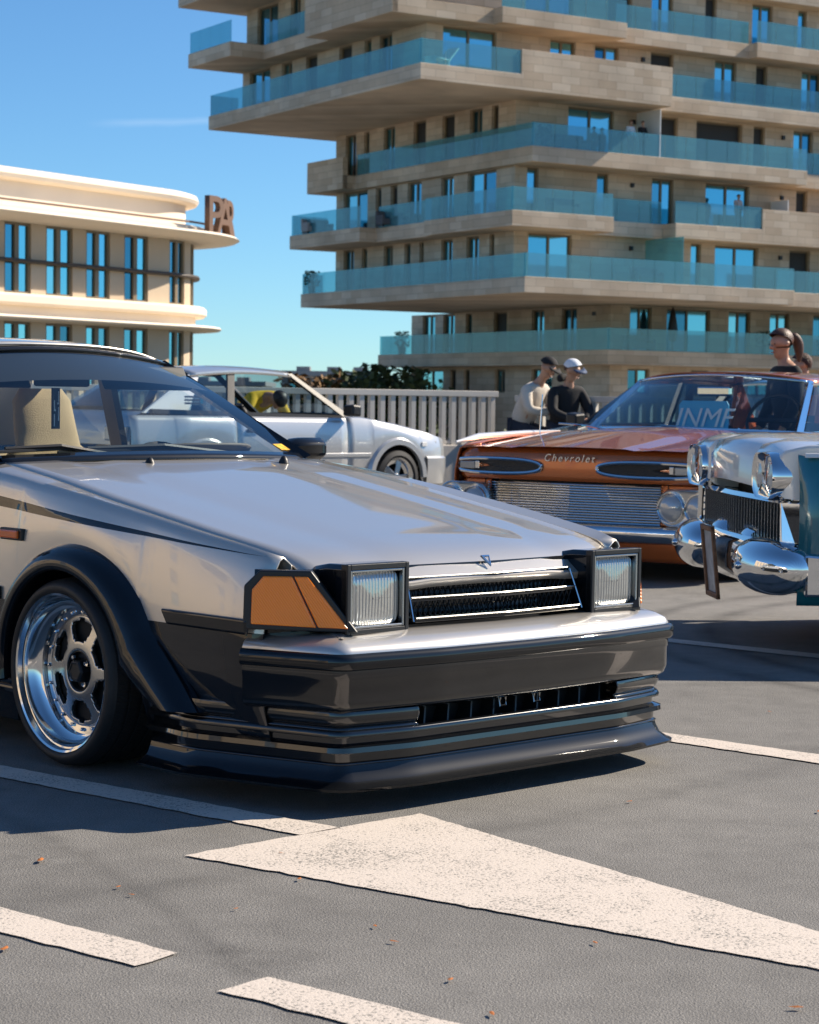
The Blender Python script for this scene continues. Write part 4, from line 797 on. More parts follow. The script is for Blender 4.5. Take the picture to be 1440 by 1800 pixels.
# ================================================================ OTHER CARS
def simple_wheel(root, x, y, r, w, sg, rimm, hub=.62, spokes=0, white=0):
    t = MB().lathe([(r * hub, .01), (r * .80, -.012), (r * .96, 0), (r, .03), (r, w - .03), (r * .96, w), (r * hub, w)], 'y', 36).mk('wheel', M['rubber'], root, smooth=True, ang=40)
    t.location = (x, y, r); t.rotation_euler = (0, 0, 0 if sg < 0 else math.pi)
    MB().lathe([(r * hub * 1.02, .012), (r * hub, 0), (r * hub * .95, .008), (r * hub * .86, .05), (r * hub * .7, .06)], 'y', 36).mk('rim', M['alu'], t, smooth=True, ang=40)
    if spokes:
        m_ = MB()
        for k in range(spokes):
            a = 2 * math.pi * k / spokes; c, s_ = math.cos(a), math.sin(a); p0, p1 = r * .08, r * hub * .9; hw0, hw1 = r * .10, r * .13
            m_.slab([(p0 * c - hw0 * s_, .035, p0 * s_ + hw0 * c), (p1 * c - hw1 * s_, .045, p1 * s_ + hw1 * c), (p1 * c + hw1 * s_, .045, p1 * s_ - hw1 * c), (p0 * c + hw0 * s_, .035, p0 * s_ - hw0 * c)], (0, .03, 0))
        m_.lathe([(0, .02), (r * .16, .025), (r * .18, .05)], 'y', 16); m_.mk('spokes', M['alud'], t, bev=.004)
        MB().lathe([(0, .10), (r * hub * .9, .10)], 'y', 24).mk('brake_disc', M['dark'], t)
    else:
        MB().lathe([(0, .0), (r * .2, .005), (r * .3, .03), (r * hub * .8, .035), (r * hub * .95, .02)], 'y', 36).mk('hub_cap', M['chrome'], t, smooth=True)
    return t
def body_side(root, name, a, b, tabs, axes, RA, zc, sill, paint, sg, r0=0, top_in=.1):
    ztop, ycr_, ys_ = tabs
    def zb(x):
        z = sill
        for c in axes:
            if abs(x - c) < RA: z = max(z, zc + math.sqrt(max(0, RA ** 2 - (x - c) ** 2)))
        return z
    xs = set(frange(a, b, max(3, int(abs(b - a) / .08))))
    for c in axes:
        for k in range(19):
            q = c + RA * math.cos(math.pi * k / 18) * .9999
            if min(a, b) < q < max(a, b): xs.add(q)
    rows = []
    for x in sorted(xs):
        zt_ = interp(ztop, x); yc = interp(ycr_, x); ys = interp(ys_, x); z0 = zb(x); row = [(x, sg * (yc - top_in), zt_ + .012), (x, sg * (yc - .015), zt_ + .004), (x, sg * yc, zt_ - .004)]
        for f in (.06, .2, .45, .7, .9, 1): row.append((x, sg * (lerp(yc + .006, ys, min(1, f * 4)) - (.05 * max(0, f - .6) if z0 < sill + .01 else 0)), lerp(zt_ - .012, z0, f)))
        rows.append(row[r0:])
    v, f = grid(rows); return mk(name, v, f, paint, root, smooth=True, solid=.006, ang=35)
def hatch(name, loc, rz, label, paint, gl, lampm, rear_detail=True, sc=1.0, open_window=False, plain=False):
    r = empty(name, loc, rz, label, 'car'); r.scale = (sc, sc, sc)
    zt_ = [(-3.2, .90), (-2.8, .90), (-.45, .885), (0, .82), (.5, .73), (.72, .68)]; yc = [(-3.2, .70), (-2.6, .76), (0, .76), (.5, .73), (.74, .66)]; ys = [(-3.2, .74), (-2.6, .80), (0, .80), (.5, .785), (.74, .70)]
    ax = (0, -2.4); RA = .33; zc = .29
    for sg in (-1, 1):
        for nm, a, b, r0 in (('fender', -.66, .74, 0), ('door', -2.03, -.666, 2), ('rear_quarter', -3.2, -2.037, 2)):
            o = body_side(r, nm, a, b, (zt_, yc, ys), ax, RA, zc, .2, paint, sg, r0)
            if nm == 'door': MB().box(-1.92, -1.78, min(sg * .795, sg * .815), max(sg * .795, sg * .815), .74, .775).mk('door_handle', M['trim'], o)
        MB().slab([(-2.05, sg * .79, .50), (-.36, sg * .79, .50), (-.36, sg * .79, .54), (-2.05, sg * .79, .54)], (0, sg * .02, 0)).mk('side_moulding', M['trim'] if plain else paint, r, bev=.005)
        MB().box(.34, .41, min(sg * .78, sg * .80), max(sg * .78, sg * .80), .60, .645).mk('side_repeater', M['screen'], r, bev=.004)
        fl = []
        for a in frange(0, 180, 19): t = rad(a); fl.append([(RA * .99 * math.cos(t), sg * .80, zc + RA * .99 * math.sin(t)), (RA * 1.0 * math.cos(t), sg * .832, zc + RA * 1.0 * math.sin(t)), (RA * 1.16 * math.cos(t), sg * .832, zc + RA * 1.15 * math.sin(t)), (RA * 1.25 * math.cos(t), sg * .79, zc + RA * 1.24 * math.sin(t))])
        for c in ax: mk('arch_lip', [(p[0] + c, p[1], p[2]) for q in fl for p in q], grid(fl)[1], paint, r, smooth=True)
        for c in ax: simple_wheel(r, c, sg * .815, .285, .19, sg, M['alu'], .72, 5)
        for c in ax: MB().box(c - .35, c + .35, sg * .55 - .01, sg * .55 + .01, .2, .66).mk('wheel_well', M['dark'], r)
        MB().slab([(.73, sg * .38, .52), (.70, sg * .66, .52), (.60, sg * .735, .52), (.585, sg * .735, .655), (.68, sg * .65, .665), (.71, sg * .38, .665)], (.008, 0, 0)).mk('headlamp', lampm, r, bev=.01)
        o = MB().slab([(-.74, sg * .80, .90), (-.60, sg * .80, .89), (-.60, sg * .93, .90), (-.72, sg * .93, .91)], (0, 0, .11)).mk('door_mirror', M['trim'], r, bev=.02)
        MB().box(-3.235, -3.20, min(sg * .36, sg * .70), max(sg * .36, sg * .70), .66, .80).mk('tail_lamp', lampm, r, bev=.012)
        for k in range(3): MB().slab([(-2.62, sg * .758, 1.0 + .03 * k), (-2.44, sg * .758, 1.0 + .03 * k), (-2.44, sg * .756, 1.018 + .03 * k), (-2.62, sg * .756, 1.018 + .03 * k)], (0, sg * -.006, 0)).mk('pillar_vent', M['trim'], r)
    v, f = grid([[(x + .04 * (1 - w * w) * (1 if x > .3 else 0), w * (interp(yc, x) - .09), interp(zt_, x) + .012 + .012 * (1 - w * w)) for w in frange(-1, 1, 13)] for x in frange(-.60, .70, 16)] + [[(.735 + .03 * (1 - w * w), w * .58, .665) for w in frange(-1, 1, 13)]]); mk('hood', v, f, paint, r, smooth=True)
    pth = mirror_y(rpath([(.40, -.80), (.62, -.79), (.80, -.66), (.84, 0)], .12))
    v, f = sweep(pth, [(-.1, .50), (0, .50), (.02, .48), (.02, .36), (0, .22), (-.1, .2)]); mk('front_bumper', v, f, M['trim'] if plain else paint, r, smooth=True, ang=40)
    MB().box(.70, .74, -.38, .38, .52, .66).mk('grille', M['trim'], r)
    pth = [(-x, -y) for x, y in mirror_y(rpath([(2.85, -.79), (3.1, -.77), (3.27, -.66), (3.29, 0)], .12))]
    v, f = sweep(pth, [(-.1, .56), (0, .56), (.02, .53), (.02, .36), (0, .24), (-.1, .22)]); mk('rear_bumper', v, f, paint, r, smooth=True, ang=40)
    v, f = grid([[(x - .03 * (1 - w * w), w * yy, z) for w in frange(-1, 1, 11)] for x, yy, z in ((-3.02, .70, .935), (-3.12, .71, .90), (-3.19, .715, .80), (-3.21, .72, .55))]); mk('tailgate', v, f, paint, r, smooth=True)
    MB().box(-3.5 + .3, -.42, -.70, .70, .22, .32).box(-.42, .68, -.52, .52, .25, .62).mk('floor_pan', M['dark'], r)
    g = dict(xf=-.60, zb=.895, bulge=.10, yb=.70, xt=-1.22, zt=1.30, yt=.575, tb=.06, crown=.05, arch=.03, xr=-2.42, zr=1.285, xb=-3.05, zbr=.945, yr=.56, rbulge=.05, dmat=M['chrome'], bmat=M['trim'], secs=[(-.74, -2.0, -1.30, -1.9), (-2.08, -2.52, -1.98, -2.31)])
    greenhouse(r, g, paint, M['trim'], gl, door_open=open_window)
    for y in (-.35, .35): seat(r, -1.25, y, M['cabin'], .16)
    MB().box(-2.3, -1.9, -.55, .55, .3, .5).box(-2.4, -2.25, -.55, .55, .45, .9).mk('rear_seat', M['cabin'], r, bev=.04)
    MB().box(-1.1, -.66, -.66, .66, .6, .885).mk('dashboard', M['cabin'], r, bev=.05)
    return r
lampclear = mat('clear lamp glass', (.55, .57, .58), .12, .6, 1)
hatch('parked_hatchback', (-.70, 21.98, 0), rad(43), 'silver white three-door hatchback with deep dish wheels beside the railing', mat('silver white paint', (.56, .56, .55), .3, .5, 1), M['glass_tint'], lampclear, sc=1.04, open_window=True)
hatch('parked_sedan', (1.62, 18.3, 0), rad(-139), 'dark blue car with black sills behind the orange sedan', mat('dark blue paint', (.012, .05, .085), .2, .3, 1), M['glass_tint'], lampclear, plain=True)

# ---- orange sedan with nostril grille  (x forward, origin under the headlamps)
def copper():
    m = mat('copper paint', (.52, .135, .028), .26, .4, 1); return m
M['copper'] = copper()
ch = empty('parked_sedan', (1.03, 12.87, 0), rad(-124.3), 'copper orange 1950s sedan with nostril slots over a fine barred grille', 'car')
cz = [(-5.2, .86), (-3.6, .90), (-1.5, .885), (-.6, .86), (-.15, .825), (-.05, .80)]; cy = [(-5.2, .86), (-3.6, .95), (-.6, .955), (-.2, .93), (-.05, .89)]; cs = [(-5.2, .92), (-3.6, .995), (-.6, .995), (-.2, .97), (-.05, .93)]
for sg in (-1, 1):
    for nm, a, b, r0 in (('fender', -1.45, -.05, 0), ('door', -2.95, -1.457, 2), ('rear_quarter', -5.2, -2.957, 2)): body_side(ch, nm, a, b, (cz, cy, cs), (-.72, -3.75), .36, .30, .15, M['copper'], sg, r0, .14)
    for c in (-.72, -3.75): simple_wheel(ch, c, sg * .96, .33, .2, sg, M['chrome'], .6)
    # fender-top spear
    MB().tube([(-.02, sg * .90, .838), (-.3, sg * .905, .872), (-.9, sg * .90, .895), (-1.35, sg * .89, .905)], [.008, .022, .016, .006], 8).mk('fender_spear', mat('white trim', (.8, .78, .74), .2, .3, 1) if sg < 0 else M['chrome'], ch, smooth=True)
    # quad headlamp plate
    yc_ = sg * .80; rows = []
    for x, k in ((-.02, 1.0), (.035, 1.0), (.048, .93), (.04, .80)):
        rows.append([(x, yc_ + (.085 * math.copysign(1, math.cos(a)) * (1 if abs(math.cos(a)) > 1e-6 else 0) + .115 * math.cos(a)) * k, .47 + .118 * math.sin(a) * k) for a in [2 * math.pi * i / 32 for i in range(32)]])
    v, f = grid(rows, False, True); f.append(tuple(len(v) - 32 + i for i in range(32))); pl = mk('headlamp_plate', v, f, mat('satin lamp plate', (.6, .6, .58), .22, .8), ch, smooth=True, ang=40)
    for o_ in (-.092, .092):
        MB().lathe([(.092, .02), (.094, .055), (.086, .066), (.078, .058)], 'x', 28, (.0, yc_ + o_, .47)).mk('lamp_ring', M['chrome'], pl, smooth=True)
        MB().lathe([(.082, .05), (.07, .066), (.04, .078), (0, .082)], 'x', 28, (.0, yc_ + o_, .47)).mk('lens', M['lens'], pl, smooth=True)
    # nostril slot: chrome loop, dark mesh, side lamp
    yn0, yn1 = sorted((sg * .20, sg * .93)); loop = []; inner = []
    for i in range(40):
        a = 2 * math.pi * i / 40; c, s_ = math.cos(a), math.sin(a); y = (yn0 + yn1) / 2 + (yn1 - yn0) / 2 * math.copysign(abs(c) ** .75, c); k = 1 - .45 * ((y - yn0) / (yn1 - yn0) if sg > 0 else (yn1 - y) / (yn1 - yn0)) * 0
        x = interp([(0, .06), (.5, .04), (.75, .0), (.85, -.03), (.95, -.14)], abs(y)) + .008; loop.append((x + .006, y, .695 + .047 * math.copysign(abs(s_) ** .8, s_)))
    loop.append(loop[0]); MB().tube(loop, .013, 8, False).mk('nostril_trim', M['chrome'], ch, smooth=True)
    c_ = Vector((.042, (yn0 + yn1) / 2, .695)); mk('nostril_mesh', [c_] + [Vector((p[0] - .002, p[1], p[2])) for p in loop[:-1]], [(0, 1 + i, 1 + (i + 1) % 40) for i in range(40)], mat('slot mesh', (.02, .018, .016), .5, bump=.8, bscale=120), ch)
    MB().slab([(.01 - .05, sg * .72, .670), (-.005 - .08, sg * .86, .672), (-.005 - .08, sg * .86, .716), (.01 - .05, sg * .72, .720)], (.075, 0, 0)).mk('side_lamp', mat('grey lens', (.35, .34, .32), .15, .2, 1), ch, bev=.006)
    MB().box(-.035, .035, sg * .70 - .016, sg * .70 + .016, .672, .722).mk('slot_divider', M['chrome'], ch, bev=.004)
fp = mirror_y(rpath([(-.42, -.975), (-.16, -.955), (-.03, -.85), (.04, -.5), (.06, 0)], .12))
v, f = sweep(fp, [(-.06, .605), (-.01, .612), (.0, .63), (.004, .66), (.004, .74), (-.004, .77), (-.03, .80), (-.10, .828)]); mk('brow_panel', v, f, M['copper'], ch, smooth=True, ang=50)
rows = []
for x in frange(-1.50, .0, 22): rows.append([(x + .055 * (1 - w * w) * (1 + x / 1.5), w * (interp(cy, x) - .13), lerp(.80, .885, min(1, -x / 1.1)) + .014 + .05 * (1 - abs(w) ** 1.5) * min(1, .25 - x) - .012 * math.exp(-((abs(w) - .62) / .06) ** 2)) for w in frange(-1, 1, 25)])
v, f = grid(rows); mk('hood', v, f, M['copper'], ch, smooth=True)
gp = [p for p in fp if abs(p[1]) < .62]; gp = [(.0 + .02, -.62)] + gp + [(.02, .62)]
v, f = sweep(gp, [(-.05, .62), (-.05, .34)]); mk('grille_back', v, f, M['dark'], ch)
for z in frange(.362, .592, 15):
    v, f = sweep(gp, [(-.03, z - .004), (-.008, z - .0045), (-.004, z), (-.008, z + .0045), (-.03, z + .004)]); mk('grille_bar', v, f, M['chrome'], ch)
v, f = sweep(fp, [(-.05, .355), (.03, .352), (.055, .335), (.06, .30), (.045, .262), (.02, .245), (-.05, .243)]); mk('front_bumper', v, f, M['chrome'], ch, smooth=True, ang=50)
v, f = sweep(fp, [(-.06, .25), (-.02, .24), (-.03, .16), (-.07, .125), (-.2, .12)]); mk('valance', v, f, M['copper'], ch, smooth=True, ang=50)
v, f = sweep([p for p in fp if abs(p[1]) > .6 and p[1] < 0] , [(-.05, .62), (-.02, .60), (-.02, .36), (-.05, .34)]); mk('lamp_surround', v, f, M['copper'], ch)
v, f = sweep([p for p in fp if abs(p[1]) > .6 and p[1] > 0] , [(-.05, .62), (-.02, .60), (-.02, .36), (-.05, .34)]); mk('lamp_surround', v, f, M['copper'], ch)
cu = bpy.data.curves.new('t', 'FONT'); cu.body = 'Chevrolet'; cu.size = .066; cu.extrude = .004; cu.align_x = 'CENTER'; cu.shear = .3; cu.space_character = 1.35
t = bpy.data.objects.new('t', cu); COL.objects.link(t); me = bpy.data.meshes.new_from_object(t.evaluated_get(bpy.context.evaluated_depsgraph_get())); bpy.data.objects.remove(t)
o = bpy.data.objects.new('hood_script', me); COL.objects.link(o); me.materials.clear(); me.materials.append(M['chrome']); o.parent = ch; o.location = (.067, 0, .735); o.rotation_euler = (rad(90), 0, rad(90))
cg = dict(bm=0, xf=-1.62, zb=.915, bulge=.32, yb=.80, xt=-2.12, zt=1.275, yt=.66, tb=.20, crown=.055, arch=.02, xr=-3.75, zr=1.27, xb=-4.35, zbr=.94, yr=.64, rbulge=.15, dmat=M['chrome'], bmat=M['chrome'], secs=[(-1.72, -2.75, -2.2, -2.72), (-2.80, -3.9, -2.77, -3.65)])
greenhouse(ch, cg, M['copper'], M['chrome'], M['glass'])
v, f = grid([[(x + .25 * (1 - w * w) * (1 if x > -2 else .2), w * .86, z) for w in frange(-1, 1, 15)] for x, z in ((-1.40, .895), (-1.55, .90), (-1.75, .915), (-1.95, .89), (-2.05, .70))]); mk('dashboard', v, f, mat('blue-lit dash', (.05, .22, .30), .4), ch, smooth=True)  # lightened blue base colour imitates the blue light inside the cabin
v, f = grid([[(x, w * .93, z) for w in frange(-1, 1, 9)] for x, z in ((-4.25, .93), (-5.0, .90), (-5.2, .80), (-5.22, .3))]); mk('rear_deck', v, f, M['copper'], ch, smooth=True, ang=40)
MB().box(-5.0, -.5, -.8, .8, .17, .3).box(-.6, -.06, -.8, .8, .2, .7).mk('floor_pan', M['dark'], ch)
for x in (-2.75, -3.7): MB().box(x - .25, x + .25, -.72, .72, .3, .55).box(x - .38, x - .2, -.72, .72, .5, .90).mk('bench_seat', mat('blue-lit vinyl', (.05, .13, .18), .5), ch, bev=.06)  # blue light on the benches is put into their colour
o = MB().add(*grid([[((.013 * math.sin(b)), (.20 + .013 * math.cos(b)) * math.cos(a), (.20 + .013 * math.cos(b)) * math.sin(a)) for b in frange(0, 2 * math.pi * 7 / 8, 8)] for a in frange(0, 2 * math.pi * 31 / 32, 32)], True, True)).box(-.01, .01, -.2, .2, -.015, .015).mk('steering_wheel', M['trim'], ch, smooth=True); o.location = (-2.15, .38, 1.0); o.rotation_euler = (0, rad(-28), 0)
mm = MB().box(-.02, .02, -.13, .13, -.035, .035).mk('rear_view_mirror', M['chrome'], ch, bev=.015); mm.location = (-1.98, 0, 1.20)
for y in (-.52, .30): MB().tube([(-1.42, y, .915), (-1.50, y - .25, .945), (-1.56, y - .50, .955)], .008, 6).mk('wiper', M['chrome'], ch)
MB().tube([(-1.02, -.86, .89), (-1.05, -.86, 1.16)], .004, 5).mk('aerial', M['chrome'], ch)
# cut-letter plaque on the dash
plq = mat('blue plaque', (.07, .45, .72), .5)
pq = empty('dash_plaque', (0, 0, 0), 0, 'blue cut-out letter plaque standing behind the orange sedan windscreen', 'sign')
Mx = ch.matrix_basis.copy(); pw = Matrix.Translation(ch.location) @ Matrix.Rotation(rad(-124.3), 4, 'Z') @ Vector((-1.66, .06, .90)); pq.location = pw; pq.rotation_euler = (0, 0, rad(-124.3 + 90))
MB().slab([(-.17, 0, .0), (.17, 0, .0), (.19, .02, .03), (.19, .03, .20), (.17, .035, .23), (-.17, .035, .23), (-.19, .03, .20), (-.19, .02, .03)], (0, .008, 0)).mk('board', plq, pq)
cu = bpy.data.curves.new('t', 'FONT'); cu.body = 'JNMF'; cu.size = .19; cu.extrude = .002; cu.align_x = 'CENTER'; cu.shear = .25
t = bpy.data.objects.new('t', cu); COL.objects.link(t); me = bpy.data.meshes.new_from_object(t.evaluated_get(bpy.context.evaluated_depsgraph_get())); bpy.data.objects.remove(t)
o = bpy.data.objects.new('letters', me); COL.objects.link(o); me.materials.clear(); me.materials.append(mat('pale letter', (.80, .84, .86), .5)); o.parent = pq; o.location = (0, .005, .05); o.rotation_euler = (rad(82), 0, 0)  # pale solid letters imitate brightness showing through cut-outs

# ---- teal and white car at the edge (only its nose shows)
M['teal'] = mat('teal paint', (.006, .13, .17), .16, .15, 1); M['cream_paint'] = mat('white paint', (.72, .70, .66), .2, 0, 1)
fd = empty('parked_sedan', (1.60, 9.58, 0), rad(-176.5), 'teal and white 1950s car with chrome bumper pods and black mesh grille', 'car')
fz = [(-5, .86), (-3.3, .92), (-1.2, .955), (-.3, .95), (0, .93), (.06, .90)]; fy = [(-5, .88), (-3, .95), (-.3, .95), (0, .93), (.06, .91)]; fs = [(-5, .95), (-3, 1.0), (-.3, .995), (0, .985), (.06, .975)]
for sg in (-1, 1):
    body_side(fd, 'fender', -1.5, .02, (fz, fy, fs), (-.85,), .37, .34, .26, M['teal'], sg, 1, .1); body_side(fd, 'door', -2.9, -1.507, (fz, fy, fs), (), .37, .34, .26, M['teal'], sg, 2); body_side(fd, 'rear_quarter', -5, -2.907, (fz, fy, fs), (-3.85,), .37, .34, .26, M['teal'], sg, 2)
    for c in (-.85, -3.85): simple_wheel(fd, c, sg * .97, .34, .2, sg, M['chrome'], .6)
    MB().slab([(.0, sg * .955, .905), (-1.4, sg * .965, .93), (-1.4, sg * .972, .905), (.0, sg * .965, .885)], (0, sg * .016, 0)).mk('side_spear', M['cream_paint'], fd, bev=.004)
    # scalloped white fender nose and chrome lamp housing
    rows = []
    for x, z0, z1, y0, y1 in ((-.25, .70, .962, .52, .95), (-.02, .70, .955, .50, .945), (.07, .71, .93, .48, .92), (.10, .74, .89, .50, .88)): rows.append([(x, sg * y0, z0), (x, sg * y0, z1), (x, sg * lerp(y0, y1, .5), z1 + .008), (x, sg * y1, z1 - .02), (x, sg * y1, z0)])
    v, f = grid(rows); f.append(tuple(len(v) - 5 + i for i in range(5))); mk('fender_nose', v, f, M['cream_paint'], fd, smooth=True, bev=.01, ang=40)
    hp = []
    for x, k in ((.02, .96), (.10, 1.0), (.125, .95), (.115, .84)): hp.append([(x, sg * .73 + (.10 * math.copysign(1, math.cos(a)) * (1 if abs(math.cos(a)) > 1e-6 else 0) + .105 * math.cos(a)) * k, .80 + .105 * math.sin(a) * k) for a in [2 * math.pi * i / 28 for i in range(28)]])
    v, f = grid(hp, False, True); f.append(tuple(len(v) - 28 + i for i in range(28))); hl = mk('headlamp_housing', v, f, M['chrome'], fd, smooth=True, ang=50)
    for o_ in (-.10, .10): MB().lathe([(.085, .09), (.082, .105), (.05, .118), (0, .122)], 'x', 24, (0, sg * .73 + o_, .80)).mk('lens', M['lens'], hl, smooth=True)
    # bumper pod
    rows = []
    for y, k in ((.42, .35), (.46, .75), (.56, .97), (.75, 1.0), (.92, .95), (1.0, .70), (1.03, .3)): rows.append([(.10 + (.125 * math.cos(a)) * k - (.10 if y > .9 else 0) * (y - .85) * 4, sg * y, .41 + .125 * k * math.sin(a)) for a in [2 * math.pi * i / 20 for i in range(20)]])
    v, f = grid(rows, False, True); f += [tuple(range(20)), tuple(len(v) - 1 - i for i in range(20))]; pd = mk('bumper_pod', v, f, M['chrome'], fd, smooth=True, sub=1)
    MB().lathe([(0, .235), (.012, .232), (.018, .22), (.018, .2)], 'x', 12, (0, sg * .72, .41)).mk('bumper_bolt', M['chrome'], pd, smooth=True)
    rows = [[(.03 + .10 * k * math.cos(a), sg * y, .47 + .10 * k * math.sin(a)) for a in [2 * math.pi * i / 16 for i in range(16)]] for y, k in ((.15, .5), (.2, .9), (.32, 1), (.42, .85))]
    v, f = grid(rows, False, True); f += [tuple(range(16)), tuple(len(v) - 1 - i for i in range(16))]; mk('bumper_bullet', v, f, M['chrome'], fd, smooth=True)
    MB().slab([(-.6, sg * .99, .30), (.0, sg * .99, .30), (.0, sg * .99, .48), (-.55, sg * .99, .44)], (0, sg * .03, 0)).mk('bumper_end', M['chrome'], fd, bev=.012)
v, f = grid([[(x + .05 * (1 - w * w), w * (.52 if x > -.2 else .84), z + .02 * (1 - w * w)) for w in frange(-1, 1, 15)] for x, z in ((-1.5, .955), (-1.0, .965), (-.3, .96), (-.05, .95), (.06, .92), (.09, .86), (.09, .74))]); mk('hood', v, f, M['cream_paint'], fd, smooth=True, ang=50)
v, f = grid([[(x, w * .9, z) for w in (-1, -.5, 0, .5, 1)] for x, z in ((-.25, .962), (-1.5, .962))]); mk('hood_top', v, f, M['cream_paint'], fd)
gp = mirror_y(rpath([(-.02, -.90), (.05, -.82), (.075, 0)], .1))
v, f = sweep(gp, [(-.06, .70), (.012, .705), (.022, .685), (.0, .675)]); mk('grille_frame', v, f, M['chrome'], fd, smooth=True); v, f = sweep(gp, [(0, .50), (.022, .49), (.022, .47), (-.06, .46)]); mk('grille_frame', v, f, M['chrome'], fd, smooth=True)
v, f = sweep(gp, [(-.05, .69), (-.05, .48)]); mk('grille_back', v, f, M['dark'], fd)
v, f = sweep(gp, [(-.08, .53), (.06, .52), (.085, .48), (.085, .36), (.05, .31), (-.08, .30)]); mk('bumper_bar', v, f, M['chrome'], fd, smooth=True, ang=50)
gm = MB()
for z in (.525, .56, .595, .63, .66): gm.add(*sweep(gp, [(-.03, z - .004), (-.002, z), (-.03, z + .004)]))
for y in frange(-.84, .84, 34): x = interp([(0, .075), (.82, .05), (.9, -.02)], abs(y)); gm.box(x - .03, x + .004, y - .004, y + .004, .49, .68)
gm.mk('grille_mesh', M['alud'], fd)
for sg in (-1, 1): MB().slab([(-.02, sg * .90, .47), (.06, sg * .86, .47), (.06, sg * .83, .70), (-.04, sg * .93, .70)], (.02, sg * .03, 0)).mk('grille_end', M['chrome'], fd, bev=.012)
MB().box(-4.9, -.1, -.85, .85, .28, .42).box(-1.3, -.05, -.8, .8, .3, .72).mk('floor_pan', M['dark'], fd)
greenhouse(fd, dict(xf=-1.6, zb=.965, bulge=.3, yb=.82, xt=-2.1, zt=1.34, yt=.68, tb=.2, crown=.05, arch=.02, xr=-3.7, zr=1.33, xb=-4.3, zbr=.97, yr=.66, rbulge=.15, secs=[(-1.72, -2.75, -2.2, -2.72), (-2.80, -3.9, -2.77, -3.6)]), M['cream_paint'], M['chrome'], M['glass'])
v, f = grid([[(x, w * .93, z) for w in frange(-1, 1, 9)] for x, z in ((-4.2, .965), (-4.8, .93), (-5.0, .85), (-5.05, .4))]); mk('rear_deck', v, f, M['teal'], fd, smooth=True)
pf = MB(); W_, H_ = .13, .17
for a, b, c, d in ((-W_, W_, -H_, -H_ + .025), (-W_, W_, H_ - .025, H_), (-W_, -W_ + .025, -H_, H_), (W_ - .025, W_, -H_, H_)): pf.box(-.008, .008, a, b, c, d)
o = pf.mk('plate_frame', mat('rusty bracket', (.24, .11, .05), .7, vary=.3, vscale=30), fd, bev=.003); o.location = (.185, -.02, .37); o.rotation_euler = (0, rad(6), 0)
MB().box(-.012, -.004, -.105, .105, -.145, .145).mk('plate', mat('weathered plate', (.45, .45, .46), .4, .3, vary=.25, vscale=20), o)

# ================================================================ PEOPLE (face +x)
def skinmesh(name, chains, m_, parent, rootv=0, sub=2):
    """chains: list of [(point, radius), ...]; equal points are shared"""
    vs_, es, rs, idx = [], [], [], {}
    for c in chains:
        prev = None
        for p, r in c:
            k = tuple(round(q, 4) for q in p)
            if k not in idx: idx[k] = len(vs_); vs_.append(p); rs.append(r if isinstance(r, tuple) else (r, r))
            i = idx[k]
            if prev is not None and prev != i: es.append((prev, i))
            prev = i
    me = bpy.data.meshes.new(name); me.from_pydata(vs_, es, []); o = bpy.data.objects.new(name, me); COL.objects.link(o); me.materials.append(m_); o.parent = parent
    md = o.modifiers.new('skin', 'SKIN'); md.use_smooth_shade = True; md.branch_smoothing = .3
    sk = me.skin_vertices[0].data
    for i, r in enumerate(rs): sk[i].radius = r; sk[i].use_root = (i == rootv)
    s2 = o.modifiers.new('sub', 'SUBSURF'); s2.levels = sub; s2.render_levels = sub
    return o
